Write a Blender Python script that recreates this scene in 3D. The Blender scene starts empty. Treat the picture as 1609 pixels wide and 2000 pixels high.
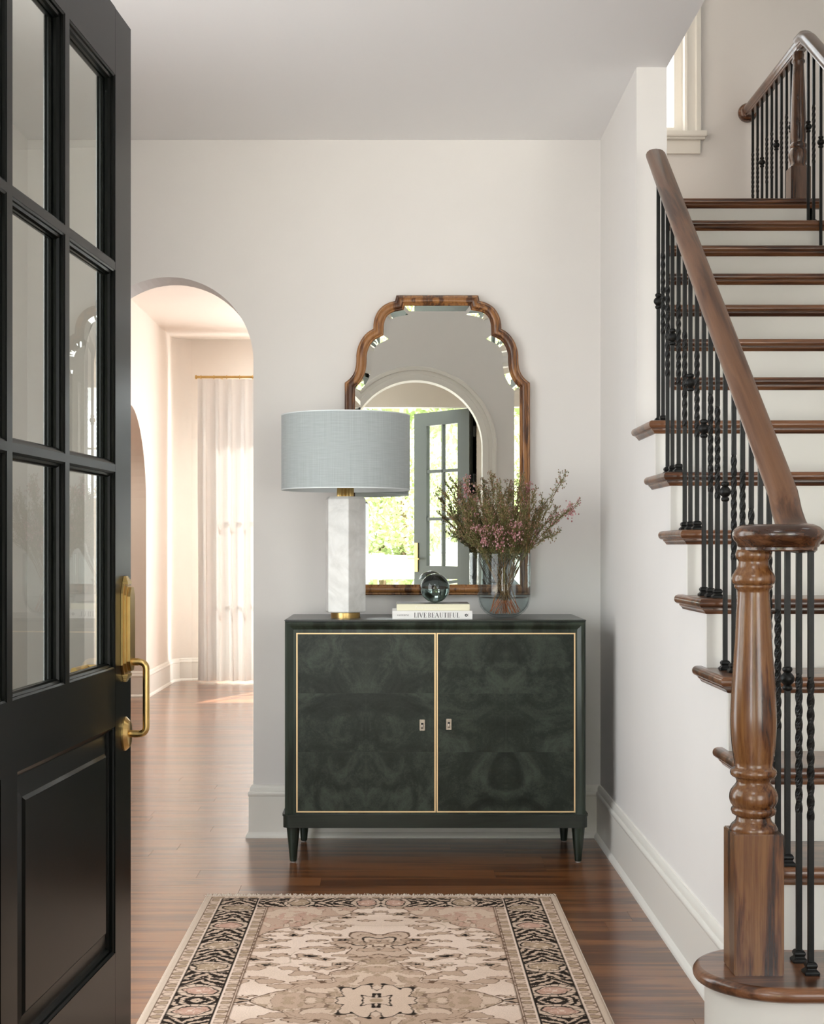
import bpy, bmesh, math, random
import numpy as np
from mathutils import Vector, Matrix, Euler

PI = math.pi
random.seed(11)
RNG = np.random.default_rng(5)
SC = bpy.context.scene
COL = SC.collection

# ------------------------------------------------------------------ camera
F = 2900.0            # focal length in pixels of the 1609 x 2000 frame
EYE = 1.215
cam_d = bpy.data.cameras.new('camera')
cam = bpy.data.objects.new('camera', cam_d)
COL.objects.link(cam)
cam.location = (0, 0, EYE)
cam.rotation_euler = (PI / 2, 0, 0)
cam_d.sensor_fit = 'HORIZONTAL'
cam_d.sensor_width = 36
cam_d.lens = 36 * F / 1609
cam_d.shift_x = 28.5 / 1609
cam_d.shift_y = 68.0 / 1609
cam_d.clip_start = 0.02
SC.camera = cam

# ------------------------------------------------------------------ light
SC.view_settings.view_transform = 'Standard'
SC.view_settings.look = 'None'
SC.view_settings.gamma = 1
SC.view_settings.use_curve_mapping = False
SC.view_settings.exposure = 0.0
W = bpy.data.worlds.new('bright_hazy_sky')
SC.world = W
W.use_nodes = True
bg = W.node_tree.nodes['Background']
bg.inputs[0].default_value = (0.93, 0.97, 1.0, 1)
bg.inputs[1].default_value = 3.6
sd = bpy.data.lights.new('sun', 'SUN')
sd.energy = 30.0
sd.angle = math.radians(1.2)
sd.color = (1, 0.93, 0.82)
sun = bpy.data.objects.new('sun', sd)
COL.objects.link(sun)
sun.rotation_euler = Vector((-0.42, -1.0, -1.22)).to_track_quat('-Z', 'Y').to_euler()


def area(name, loc, direction, sx, sy, power, color=(1, 1, 1), spread=180):
    l = bpy.data.lights.new(name, 'AREA')
    l.shape = 'RECTANGLE'
    l.size = sx
    l.size_y = sy
    l.energy = power
    l.color = color
    l.spread = math.radians(spread)
    o = bpy.data.objects.new(name, l)
    COL.objects.link(o)
    o.location = loc
    o.rotation_euler = Vector(direction).to_track_quat('-Z', 'Z').to_euler()
    return o


# area lights added at the windows to boost the daylight (all outside their panes)
area('added_window_light', (-1.72, 3.6, 1.5), (1, 0, 0), 2.3, 2.2, 42, (0.93, 0.97, 1.0))
area('added_window_light', (-1.05, -0.85, 1.5), (0.15, 1, 0.4), 0.7, 2.2, 58, (0.94, 0.97, 1.0))
area('added_window_light', (2.1, -0.85, 1.6), (-0.25, 1, 0.4), 1.6, 2.4, 38, (0.94, 0.97, 1.0))
area('added_window_light', (-0.2, -0.85, 4.5), (-0.15, 1, -0.25), 1.2, 1.4, 44, (0.94, 0.97, 1.0))
area('added_passage_light', (-2.7, 11.2, 2.88), (0, 0, -1), 0.4, 0.4, 16, (1.0, 0.90, 0.78))  # added to brighten the unseen passage, no lamp is known there
area('added_window_light', (-0.3, 13.8, 1.5), (-0.1, -1, 0), 1.2, 2.3, 205, (1.0, 0.98, 0.97))

# ------------------------------------------------------------------ materials


def new_mat(name):
    m = bpy.data.materials.new(name)
    m.use_nodes = True
    nt = m.node_tree
    b = nt.nodes['Principled BSDF']
    return m, nt, b


def N(nt, t, **kw):
    n = nt.nodes.new(t)
    for k, v in kw.items():
        if k.startswith('i_'):
            n.inputs[k[2:].replace('_', ' ')].default_value = v
        else:
            setattr(n, k, v)
    return n


def ramp(nt, stops):
    r = nt.nodes.new('ShaderNodeValToRGB')
    e = r.color_ramp.elements
    while len(e) < len(stops):
        e.new(0.5)
    for k, (p, c) in enumerate(stops):
        e[k].position = p
        e[k].color = (*c, 1) if len(c) == 3 else c
    return r


def simple(name, col, rough=0.5, metal=0.0, noise=0.0, nscale=20, bump=0.0, bscale=200, coat=0.0, spec=0.5, **kw):
    m, nt, b = new_mat(name)
    b.inputs['Base Color'].default_value = (*col, 1)
    b.inputs['Roughness'].default_value = rough
    b.inputs['Metallic'].default_value = metal
    b.inputs['Specular IOR Level'].default_value = spec
    b.inputs['Coat Weight'].default_value = coat
    b.inputs['Coat Roughness'].default_value = 0.12
    tc = N(nt, 'ShaderNodeTexCoord')
    if noise:
        n = N(nt, 'ShaderNodeTexNoise', i_Scale=nscale, i_Detail=4)
        nt.links.new(tc.outputs['Object'], n.inputs['Vector'])
        lo = tuple(c * (1 - noise) for c in col)
        hi = tuple(min(1, c * (1 + noise)) for c in col)
        r = ramp(nt, [(0.3, lo), (0.7, hi)])
        nt.links.new(n.outputs['Fac'], r.inputs[0])
        nt.links.new(r.outputs[0], b.inputs['Base Color'])
    if bump:
        n2 = N(nt, 'ShaderNodeTexNoise', i_Scale=bscale, i_Detail=3)
        nt.links.new(tc.outputs['Object'], n2.inputs['Vector'])
        bp = N(nt, 'ShaderNodeBump', i_Strength=bump, i_Distance=0.002)
        nt.links.new(n2.outputs['Fac'], bp.inputs['Height'])
        nt.links.new(bp.outputs[0], b.inputs['Normal'])
    return m


def wood(name, dark, mid, light, axis, rough=0.35, scale=1.0, coat=0.2, rnd=0.0, contrast=1.0, spec=0.5, tilt=0.0, coatr=0.15):
    """grain runs along object axis 0/1/2"""
    m, nt, b = new_mat(name)
    tc = N(nt, 'ShaderNodeTexCoord')
    oi = N(nt, 'ShaderNodeObjectInfo')
    add = N(nt, 'ShaderNodeVectorMath', operation='ADD')
    mul = N(nt, 'ShaderNodeVectorMath', operation='SCALE')
    cmb = N(nt, 'ShaderNodeCombineXYZ')
    for k in range(3):
        nt.links.new(oi.outputs['Random'], cmb.inputs[k])
    nt.links.new(cmb.outputs[0], mul.inputs[0])
    mul.inputs['Scale'].default_value = 37.0 if rnd else 0.0
    rot = N(nt, 'ShaderNodeMapping')
    rot.inputs['Rotation'].default_value = (tilt, 0, 0)
    nt.links.new(tc.outputs['Object'], rot.inputs[0])
    nt.links.new(rot.outputs[0], add.inputs[0])
    nt.links.new(mul.outputs[0], add.inputs[1])
    mp = N(nt, 'ShaderNodeMapping')
    s = [14 * scale] * 3
    s[axis] = 1.1 * scale
    mp.inputs['Scale'].default_value = s
    nt.links.new(add.outputs[0], mp.inputs['Vector'])
    n1 = N(nt, 'ShaderNodeTexNoise', i_Scale=1.0, i_Detail=5, i_Roughness=0.6, i_Distortion=0.8)
    nt.links.new(mp.outputs[0], n1.inputs['Vector'])
    mp2 = N(nt, 'ShaderNodeMapping')
    s2 = [110 * scale] * 3
    s2[axis] = 3.5 * scale
    mp2.inputs['Scale'].default_value = s2
    nt.links.new(add.outputs[0], mp2.inputs['Vector'])
    n2 = N(nt, 'ShaderNodeTexNoise', i_Scale=1.0, i_Detail=4, i_Roughness=0.7)
    nt.links.new(mp2.outputs[0], n2.inputs['Vector'])
    # growth rings: bands driven by the slow noise
    ml = N(nt, 'ShaderNodeMath', operation='MULTIPLY')
    ml.inputs[1].default_value = 26.0
    nt.links.new(n1.outputs['Fac'], ml.inputs[0])
    sn = N(nt, 'ShaderNodeMath', operation='SINE')
    nt.links.new(ml.outputs[0], sn.inputs[0])
    a1 = N(nt, 'ShaderNodeMath', operation='MULTIPLY_ADD')
    a1.inputs[1].default_value = 0.07 * contrast
    nt.links.new(sn.outputs[0], a1.inputs[0])
    nt.links.new(n1.outputs['Fac'], a1.inputs[2])
    a2 = N(nt, 'ShaderNodeMath', operation='MULTIPLY_ADD')
    a2.inputs[1].default_value = 0.45 * contrast
    nt.links.new(n2.outputs['Fac'], a2.inputs[0])
    nt.links.new(a1.outputs[0], a2.inputs[2])
    sb = N(nt, 'ShaderNodeMath', operation='SUBTRACT')
    sb.inputs[1].default_value = 0.225 * contrast
    nt.links.new(a2.outputs[0], sb.inputs[0])
    r = ramp(nt, [(0.34, dark), (0.5, mid), (0.68, light)])
    nt.links.new(sb.outputs[0], r.inputs[0])
    out = r.outputs[0]
    if rnd:
        hs = N(nt, 'ShaderNodeHueSaturation')
        mr = N(nt, 'ShaderNodeMapRange')
        mr.inputs['To Min'].default_value = 1 - rnd
        mr.inputs['To Max'].default_value = 1 + rnd
        nt.links.new(oi.outputs['Random'], mr.inputs['Value'])
        nt.links.new(mr.outputs[0], hs.inputs['Value'])
        nt.links.new(out, hs.inputs['Color'])
        out = hs.outputs[0]
    nt.links.new(out, b.inputs['Base Color'])
    b.inputs['Roughness'].default_value = rough
    b.inputs['Coat Weight'].default_value = coat
    b.inputs['Coat Roughness'].default_value = coatr
    b.inputs['Specular IOR Level'].default_value = spec
    bp = N(nt, 'ShaderNodeBump', i_Strength=0.12, i_Distance=0.001)
    nt.links.new(n2.outputs['Fac'], bp.inputs['Height'])
    nt.links.new(bp.outputs[0], b.inputs['Normal'])
    return m


M = {}
M['wall'] = simple('wall_paint', (0.775, 0.745, 0.722), 0.6, noise=0.012, nscale=3, bump=0.06, bscale=350)
M['wall_far'] = simple('warm_wall_paint', (0.79, 0.725, 0.66), 0.6, noise=0.012, nscale=3, bump=0.05, bscale=300)
M['ceiling'] = simple('ceiling_paint', (0.86, 0.85, 0.85), 0.65, bump=0.05, bscale=300)
M['trim'] = simple('trim_paint', (0.80, 0.77, 0.715), 0.32, bump=0.03, bscale=120)
M['riser'] = simple('riser_paint', (0.78, 0.755, 0.71), 0.38, bump=0.04, bscale=90)
M['floor'] = wood('floor_oak', (0.085, 0.026, 0.007), (0.175, 0.060, 0.017), (0.25, 0.096, 0.030), 0, rough=0.32, scale=0.8, coat=0.85, rnd=0.055, contrast=0.75, spec=0.2, coatr=0.19)
M['floorbase'] = simple('subfloor', (0.10, 0.038, 0.015), 0.6, noise=0.2)
M['tread'] = wood('tread_oak', (0.05, 0.018, 0.008), (0.13, 0.05, 0.022), (0.23, 0.10, 0.046), 0, rough=0.28, scale=1.0, coat=0.3, rnd=0.12)
M['rail'] = wood('rail_oak', (0.055, 0.022, 0.010), (0.125, 0.054, 0.026), (0.19, 0.090, 0.045), 1, rough=0.3, scale=1.0, coat=0.25, contrast=0.8, tilt=-0.605)
M['newel'] = wood('newel_oak', (0.022, 0.008, 0.0035), (0.108, 0.037, 0.012), (0.22, 0.098, 0.033), 2, rough=0.27, scale=1.2, coat=0.35, contrast=1.0)
M['newel_dark'] = wood('volute_oak', (0.03, 0.010, 0.004), (0.085, 0.033, 0.014), (0.15, 0.065, 0.03), 0, rough=0.25, scale=1.2, coat=0.4)
M['newel_upper'] = wood('upper_newel_oak', (0.025, 0.009, 0.004), (0.075, 0.030, 0.013), (0.13, 0.058, 0.027), 2, rough=0.25, scale=1.2, coat=0.4)
M['mirrorwood'] = wood('mirror_frame_oak', (0.07, 0.023, 0.007), (0.24, 0.095, 0.028), (0.36, 0.16, 0.05), 2, rough=0.35, scale=1.6, coat=0.2, contrast=1.2)
M['mirrorwoodx'] = wood('mirror_frame_oak_flat', (0.07, 0.023, 0.007), (0.24, 0.095, 0.028), (0.36, 0.16, 0.05), 0, rough=0.35, scale=1.6, coat=0.2, contrast=1.2)
M['iron'] = simple('wrought_iron', (0.006, 0.006, 0.0055), 0.4, noise=0.3, nscale=60, bump=0.2, bscale=300, spec=0.25)
M['door'] = simple('black_door_paint', (0.003, 0.0036, 0.0028), 0.28, spec=0.16)
M['door2'] = simple('dark_green_door_paint', (0.045, 0.055, 0.042), 0.4, bump=0.04, bscale=120)
M['brass'] = simple('brushed_brass', (0.60, 0.41, 0.16), 0.30, metal=1.0, noise=0.08, nscale=30)
M['gold'] = simple('gold_line', (0.80, 0.58, 0.33), 0.38, metal=0.55)
M['pewter'] = simple('aged_pewter', (0.42, 0.36, 0.31), 0.35, metal=1.0, noise=0.15, nscale=200)
M['mirror'] = simple('mirror_silver', (0.86, 0.88, 0.85), 0.0, metal=1.0)
M['white'] = simple('white_cover', (0.80, 0.79, 0.77), 0.45)
M['cream'] = simple('cream_cover', (0.80, 0.77, 0.58), 0.5)
M['pages'] = simple('book_pages', (0.72, 0.68, 0.58), 0.8, noise=0.05, nscale=300)
M['blackcover'] = simple('black_cover', (0.012, 0.014, 0.012), 0.35)
M['ink'] = simple('print_ink', (0.03, 0.03, 0.03), 0.6)
M['paleink'] = simple('pale_print', (0.86, 0.84, 0.72), 0.5)
M['black'] = simple('recess_shade', (0.01, 0.01, 0.01), 0.7)
M['hardwarepad'] = simple('felt_pad', (0.25, 0.22, 0.2), 0.9)
M['porch'] = simple('porch_paint', (0.70, 0.60, 0.45), 0.6)
M['gravel'] = simple('pale_gravel', (0.74, 0.73, 0.66), 0.9, noise=0.18, nscale=3, bump=0.3, bscale=20)
M['bark'] = simple('bark', (0.16, 0.11, 0.07), 0.8, noise=0.3, nscale=20)
M['stem'] = simple('sprig_stem', (0.17, 0.095, 0.035), 0.6, noise=0.35, nscale=40)
M['stemred'] = simple('cut_stem', (0.50, 0.15, 0.05), 0.5, noise=0.45, nscale=30)


def foliage(name, a, b_, c, rough=0.5, trans=0.3):
    m, nt, b = new_mat(name)
    g = N(nt, 'ShaderNodeNewGeometry')
    r = ramp(nt, [(0.0, a), (0.5, b_), (1.0, c)])
    nt.links.new(g.outputs['Random Per Island'], r.inputs[0])
    nt.links.new(r.outputs[0], b.inputs['Base Color'])
    b.inputs['Roughness'].default_value = rough
    if trans:
        tr = N(nt, 'ShaderNodeBsdfTranslucent')
        nt.links.new(r.outputs[0], tr.inputs[0])
        mx = N(nt, 'ShaderNodeMixShader')
        mx.inputs[0].default_value = trans
        out = nt.nodes['Material Output']
        nt.links.new(b.outputs[0], mx.inputs[1])
        nt.links.new(tr.outputs[0], mx.inputs[2])
        nt.links.new(mx.outputs[0], out.inputs[0])
    return m


M['leafy'] = foliage('garden_leaves', (0.34, 0.42, 0.20), (0.55, 0.63, 0.36), (0.78, 0.82, 0.62), trans=0.45)
M['needle'] = foliage('sprig_needles', (0.10, 0.12, 0.035), (0.20, 0.21, 0.07), (0.32, 0.25, 0.12), trans=0.15)
M['bud'] = foliage('sprig_buds', (0.30, 0.10, 0.09), (0.55, 0.26, 0.27), (0.80, 0.52, 0.55), trans=0.1)
M['budgreen'] = foliage('sprig_buds_green', (0.15, 0.15, 0.05), (0.28, 0.17, 0.09), (0.55, 0.30, 0.25), trans=0.1)


def clear_glass(name, tint=(1, 1, 1), rough=0.0, ior=1.5):
    """thin architectural glass"""
    m = bpy.data.materials.new(name)
    m.use_nodes = True
    nt = m.node_tree
    nt.nodes.clear()
    out = N(nt, 'ShaderNodeOutputMaterial')
    t = N(nt, 'ShaderNodeBsdfTransparent')
    t.inputs[0].default_value = (*tint, 1)
    g = N(nt, 'ShaderNodeBsdfGlossy')
    g.inputs['Roughness'].default_value = rough
    f = N(nt, 'ShaderNodeFresnel')
    f.inputs[0].default_value = ior
    mx = N(nt, 'ShaderNodeMixShader')
    ge = N(nt, 'ShaderNodeNewGeometry')
    fr = N(nt, 'ShaderNodeMath', operation='SUBTRACT')
    fr.inputs[0].default_value = 1.0
    nt.links.new(ge.outputs['Backfacing'], fr.inputs[1])
    fm = N(nt, 'ShaderNodeMath', operation='MULTIPLY')
    nt.links.new(f.outputs[0], fm.inputs[0])
    nt.links.new(fr.outputs[0], fm.inputs[1])
    nt.links.new(fm.outputs[0], mx.inputs[0])
    nt.links.new(t.outputs[0], mx.inputs[1])
    nt.links.new(g.outputs[0], mx.inputs[2])
    nt.links.new(mx.outputs[0], out.inputs[0])
    return m


M['pane'] = clear_glass('window_glass', (0.97, 0.98, 0.97))
M['doorpane'] = clear_glass('door_glass', (0.93, 0.95, 0.92))


def glass(name, col, rough=0.0, ior=1.45, absorb=None, density=0):
    m, nt, b = new_mat(name)
    b.inputs['Base Color'].default_value = (*col, 1)
    b.inputs['Roughness'].default_value = rough
    b.inputs['IOR'].default_value = ior
    b.inputs['Transmission Weight'].default_value = 1.0
    if absorb:
        v = N(nt, 'ShaderNodeVolumeAbsorption')
        v.inputs['Color'].default_value = (*absorb, 1)
        v.inputs['Density'].default_value = density
        nt.links.new(v.outputs[0], nt.nodes['Material Output'].inputs['Volume'])
    return m


M['vase'] = clear_glass('vase_glass', (0.94, 0.97, 0.97), ior=1.5)
M['water'] = clear_glass('water', (0.97, 0.985, 0.985), ior=1.33)
M['smoke'] = glass('smoked_glass', (0.13, 0.17, 0.16), ior=1.5)


def veneer(name, c0, c1, c2, scale=6, rough=0.32):
    m, nt, b = new_mat(name)
    tc = N(nt, 'ShaderNodeTexCoord')
    n1 = N(nt, 'ShaderNodeTexNoise', i_Scale=scale, i_Detail=6, i_Roughness=0.62, i_Distortion=1.6)
    nt.links.new(tc.outputs['Object'], n1.inputs['Vector'])
    n2 = N(nt, 'ShaderNodeTexNoise', i_Scale=scale * 9, i_Detail=5, i_Roughness=0.7, i_Distortion=2.5)
    nt.links.new(tc.outputs['Object'], n2.inputs['Vector'])
    # burl eyes
    vo = N(nt, 'ShaderNodeTexVoronoi', i_Scale=scale * 3.1)
    mpv = N(nt, 'ShaderNodeVectorMath', operation='MULTIPLY_ADD')
    mpv.inputs[1].default_value = (0.10, 0.10, 0.10)
    nt.links.new(n2.outputs['Color'], mpv.inputs[0])
    nt.links.new(tc.outputs['Object'], mpv.inputs[2])
    nt.links.new(mpv.outputs[0], vo.inputs['Vector'])
    a = N(nt, 'ShaderNodeMath', operation='MULTIPLY_ADD')
    a.inputs[1].default_value = 0.35
    nt.links.new(n2.outputs['Fac'], a.inputs[0])
    nt.links.new(n1.outputs['Fac'], a.inputs[2])
    a2 = N(nt, 'ShaderNodeMath', operation='MULTIPLY_ADD')
    a2.inputs[1].default_value = -0.05
    nt.links.new(vo.outputs['Distance'], a2.inputs[0])
    nt.links.new(a.outputs[0], a2.inputs[2])
    r = ramp(nt, [(0.46, c0), (0.62, c1), (0.80, c2)])
    nt.links.new(a2.outputs[0], r.inputs[0])
    nt.links.new(r.outputs[0], b.inputs['Base Color'])
    b.inputs['Roughness'].default_value = rough
    b.inputs['Coat Weight'].default_value = 0.04
    b.inputs['Coat Roughness'].default_value = 0.2
    b.inputs['Specular IOR Level'].default_value = 0.3
    bp = N(nt, 'ShaderNodeBump', i_Strength=0.15, i_Distance=0.001)
    nt.links.new(n2.outputs['Fac'], bp.inputs['Height'])
    nt.links.new(bp.outputs[0], b.inputs['Normal'])
    return m


M['veneer'] = veneer('green_burl_veneer', (0.003, 0.0045, 0.003), (0.011, 0.016, 0.0115), (0.036, 0.046, 0.035), 5.5)
M['green'] = wood('green_stained_wood', (0.007, 0.011, 0.007), (0.015, 0.022, 0.015), (0.030, 0.042, 0.030), 2, rough=0.3, scale=0.9, coat=0.1, contrast=0.8, spec=0.35)
M['greenx'] = wood('green_stained_wood_flat', (0.005, 0.007, 0.005), (0.010, 0.013, 0.010), (0.019, 0.025, 0.019), 0, rough=0.28, scale=0.9, coat=0.1, spec=0.4, contrast=0.8)


def fabric(name, col, rough=0.9, trans=0.0, sc=(900, 900, 900), amt=0.12):
    m, nt, b = new_mat(name)
    tc = N(nt, 'ShaderNodeTexCoord')
    uvm = tc.outputs['UV']
    mp = N(nt, 'ShaderNodeMapping')
    mp.inputs['Scale'].default_value = (14, 260, 1)
    nt.links.new(uvm, mp.inputs[0])
    n1 = N(nt, 'ShaderNodeTexNoise', i_Scale=1, i_Detail=3)
    nt.links.new(mp.outputs[0], n1.inputs['Vector'])
    mp2 = N(nt, 'ShaderNodeMapping')
    mp2.inputs['Scale'].default_value = (420, 5, 1)
    nt.links.new(uvm, mp2.inputs[0])
    n2 = N(nt, 'ShaderNodeTexNoise', i_Scale=1, i_Detail=3)
    nt.links.new(mp2.outputs[0], n2.inputs['Vector'])
    a = N(nt, 'ShaderNodeMath', operation='ADD')
    nt.links.new(n1.outputs['Fac'], a.inputs[0])
    nt.links.new(n2.outputs['Fac'], a.inputs[1])
    lo = tuple(c * (1 - amt) for c in col)
    hi = tuple(min(1, c * (1 + amt)) for c in col)
    r = ramp(nt, [(0.36, lo), (0.64, hi)])
    h = N(nt, 'ShaderNodeMath', operation='MULTIPLY')
    h.inputs[1].default_value = 0.5
    nt.links.new(a.outputs[0], h.inputs[0])
    nt.links.new(h.outputs[0], r.inputs[0])
    nt.links.new(r.outputs[0], b.inputs['Base Color'])
    b.inputs['Roughness'].default_value = rough
    b.inputs['Sheen Weight'].default_value = 0.2
    if trans:
        tr = N(nt, 'ShaderNodeBsdfTranslucent')
        nt.links.new(r.outputs[0], tr.inputs[0])
        mx = N(nt, 'ShaderNodeMixShader')
        mx.inputs[0].default_value = trans
        nt.links.new(b.outputs[0], mx.inputs[1])
        nt.links.new(tr.outputs[0], mx.inputs[2])
        nt.links.new(mx.outputs[0], nt.nodes['Material Output'].inputs[0])
    return m


M['shade'] = fabric('grey_blue_linen', (0.40, 0.44, 0.445), amt=0.10)
M['shadein'] = simple('shade_lining', (0.70, 0.74, 0.75), 0.7)
M['curtain'] = fabric('white_curtain_linen', (0.80, 0.80, 0.79), trans=0.07, amt=0.02)


def alabaster():
    m, nt, b = new_mat('alabaster')
    tc = N(nt, 'ShaderNodeTexCoord')
    n1 = N(nt, 'ShaderNodeTexNoise', i_Scale=9, i_Detail=6, i_Roughness=0.6, i_Distortion=1.2)
    nt.links.new(tc.outputs['Object'], n1.inputs['Vector'])
    r = ramp(nt, [(0.3, (0.56, 0.55, 0.53)), (0.5, (0.68, 0.67, 0.65)), (0.75, (0.80, 0.80, 0.79))])
    nt.links.new(n1.outputs['Fac'], r.inputs[0])
    nt.links.new(r.outputs[0], b.inputs['Base Color'])
    b.inputs['Roughness'].default_value = 0.22
    b.inputs['Subsurface Weight'].default_value = 0.25
    b.inputs['Subsurface Radius'].default_value = (0.02, 0.018, 0.016)
    b.inputs['Subsurface Scale'].default_value = 0.6
    return m


M['alabaster'] = alabaster()


def rugmat():
    m, nt, b = new_mat('rug_wool')
    a = N(nt, 'ShaderNodeVertexColor')
    a.layer_name = 'wool'
    tc = N(nt, 'ShaderNodeTexCoord')
    n = N(nt, 'ShaderNodeTexNoise', i_Scale=260, i_Detail=3)
    nt.links.new(tc.outputs['Object'], n.inputs['Vector'])
    mr = N(nt, 'ShaderNodeMapRange')
    mr.inputs['To Min'].default_value = 0.78
    mr.inputs['To Max'].default_value = 1.2
    nt.links.new(n.outputs['Fac'], mr.inputs['Value'])
    hs = N(nt, 'ShaderNodeHueSaturation')
    nt.links.new(a.outputs[0], hs.inputs['Color'])
    nt.links.new(mr.outputs[0], hs.inputs['Value'])
    nt.links.new(hs.outputs[0], b.inputs['Base Color'])
    b.inputs['Roughness'].default_value = 0.95
    b.inputs['Specular IOR Level'].default_value = 0.1
    bp = N(nt, 'ShaderNodeBump', i_Strength=0.5, i_Distance=0.002)
    nt.links.new(n.outputs['Fac'], bp.inputs['Height'])
    nt.links.new(bp.outputs[0], b.inputs['Normal'])
    return m


M['rug'] = rugmat()
M['fringe'] = simple('rug_fringe', (0.62, 0.53, 0.44), 0.95, noise=0.15, nscale=150)

# ------------------------------------------------------------------ helpers


class MB:
    """collects geometry for one mesh"""

    def __init__(s):
        s.v = []
        s.f = []
        s.m = []
        s.uv = []

    def add(s, vs, fs, mi=0):
        k = len(s.v)
        s.v += [tuple(p) for p in vs]
        s.f += [tuple(i + k for i in f) for f in fs]
        s.m += [mi] * len(fs)

    def box(s, x0, x1, y0, y1, z0, z1, mi=0):
        s.add([(x0, y0, z0), (x1, y0, z0), (x1, y1, z0), (x0, y1, z0), (x0, y0, z1), (x1, y0, z1), (x1, y1, z1), (x0, y1, z1)],
              [(3, 2, 1, 0), (4, 5, 6, 7), (0, 1, 5, 4), (1, 2, 6, 5), (2, 3, 7, 6), (3, 0, 4, 7)], mi)

    def prism(s, pts, h0, h1, place=lambda a, b, h: (a, b, h), mi=0):
        n = len(pts)
        s.add([place(a, b, h0) for a, b in pts] + [place(a, b, h1) for a, b in pts],
              [tuple(range(n - 1, -1, -1)), tuple(range(n, 2 * n))] + [(i, (i + 1) % n, n + (i + 1) % n, n + i) for i in range(n)], mi)

    def lathe(s, prof, c=(0, 0, 0), n=32, axis=2, mi=0, phase=0.0, sx=1.0, sy=1.0):
        vs = []
        for r, z in prof:
            for k in range(n):
                a = 2 * PI * (k + phase) / n
                p = (r * math.cos(a) * sx, r * math.sin(a) * sy, z)
                if axis == 0:
                    p = (p[2], p[0], p[1])
                elif axis == 1:
                    p = (p[0], -p[2], p[1])
                vs.append((p[0] + c[0], p[1] + c[1], p[2] + c[2]))
        fs = []
        for j in range(len(prof) - 1):
            for k in range(n):
                k2 = (k + 1) % n
                fs.append((j * n + k, j * n + k2, (j + 1) * n + k2, (j + 1) * n + k))
        fs.append(tuple(range(n - 1, -1, -1)))
        fs.append(tuple((len(prof) - 1) * n + k for k in range(n)))
        s.add(vs, fs, mi)

    def tube(s, pts, rads, n=8, mi=0, caps=True):
        pts = [Vector(p) for p in pts]
        if not hasattr(rads, '__len__'):
            rads = [rads] * len(pts)
        vs = []
        up = None
        for i, p in enumerate(pts):
            t = (pts[min(i + 1, len(pts) - 1)] - pts[max(i - 1, 0)]).normalized()
            if up is None:
                up = Vector((0, 0, 1)) if abs(t.z) < 0.9 else Vector((1, 0, 0))
            sd_ = t.cross(up).normalized()
            up = sd_.cross(t).normalized()
            for k in range(n):
                a = 2 * PI * k / n
                vs.append(p + (sd_ * math.cos(a) + up * math.sin(a)) * rads[i])
        fs = []
        for j in range(len(pts) - 1):
            for k in range(n):
                k2 = (k + 1) % n
                fs.append((j * n + k2, j * n + k, (j + 1) * n + k, (j + 1) * n + k2))
        if caps:
            fs.append(tuple(range(n)))
            fs.append(tuple((len(pts) - 1) * n + k for k in range(n - 1, -1, -1)))
        s.add(vs, fs, mi)

    def sweep(s, prof, path, closed=False, mi=0, place=lambda a, b, h: (a, b, h), caps=True):
        """prof: (offset to the LEFT of the travel direction, height); path: 2-D points, mitred"""
        n = len(path)
        P = [Vector(p) for p in path]
        vs = []
        for i in range(n):
            if closed or 0 < i < n - 1:
                a = (P[i] - P[(i - 1) % n]).normalized()
                b = (P[(i + 1) % n] - P[i]).normalized()
            elif i == 0:
                a = b = (P[1] - P[0]).normalized()
            else:
                a = b = (P[-1] - P[-2]).normalized()
            na = Vector((-a.y, a.x))
            nb = Vector((-b.y, b.x))
            mvec = na + nb
            mvec = mvec / max(0.25, mvec.dot(na)) if mvec.length > 1e-6 else na
            for d, h in prof:
                q = P[i] + mvec * d
                vs.append(place(q.x, q.y, h))
        m_ = len(prof)
        fs = []
        rng = range(n if closed else n - 1)
        for i in rng:
            j = (i + 1) % n
            for k in range(m_ - 1):
                fs.append((i * m_ + k, j * m_ + k, j * m_ + k + 1, i * m_ + k + 1))
        if not closed and caps:
            fs.append(tuple(range(m_)))
            fs.append(tuple((n - 1) * m_ + k for k in range(m_ - 1, -1, -1)))
        s.add(vs, fs, mi)

    def build(s, name, mats, parent=None, smooth=None, bevel=None, loc=None, recalc=True, uv=None):
        me = bpy.data.meshes.new(name)
        off = Vector(loc) if loc is not None else Vector((0, 0, 0))
        me.from_pydata([tuple(Vector(p) - off) for p in s.v], [], s.f)
        if not isinstance(mats, (list, tuple)):
            mats = [mats]
        for m in mats:
            me.materials.append(m)
        if len(mats) > 1:
            me.polygons.foreach_set('material_index', s.m)
        if recalc or bevel:
            bm = bmesh.new()
            bm.from_mesh(me)
            if bevel:
                eds = [e for e in bm.edges if len(e.link_faces) == 2 and e.calc_face_angle(0) > 0.5]
                bmesh.ops.bevel(bm, geom=eds, offset=bevel[0], segments=bevel[1], affect='EDGES', clamp_overlap=True)
            bmesh.ops.recalc_face_normals(bm, faces=bm.faces)
            bm.to_mesh(me)
            bm.free()
        me.update()
        if smooth:
            me.polygons.foreach_set('use_smooth', [True] * len(me.polygons))
            if smooth is not True:
                me.set_sharp_from_angle(angle=math.radians(smooth))
        o = bpy.data.objects.new(name, me)
        COL.objects.link(o)
        if loc is not None:
            o.location = loc
        if parent:
            o.parent = parent
            if loc is not None or parent.matrix_basis != Matrix.Identity(4):
                # keep the world placement the numbers describe
                o.matrix_parent_inverse = world(parent).inverted()
        return o


def world(o):
    m = o.matrix_basis.copy()
    if o.parent:
        m = world(o.parent) @ o.matrix_parent_inverse @ m
    return m


def tag(o, label=None, cat=None, group=None, kind=None):
    if label:
        o['label'] = label
    if cat:
        o['category'] = cat
    if group:
        o['group'] = group
    if kind:
        o['kind'] = kind
    return o


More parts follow.
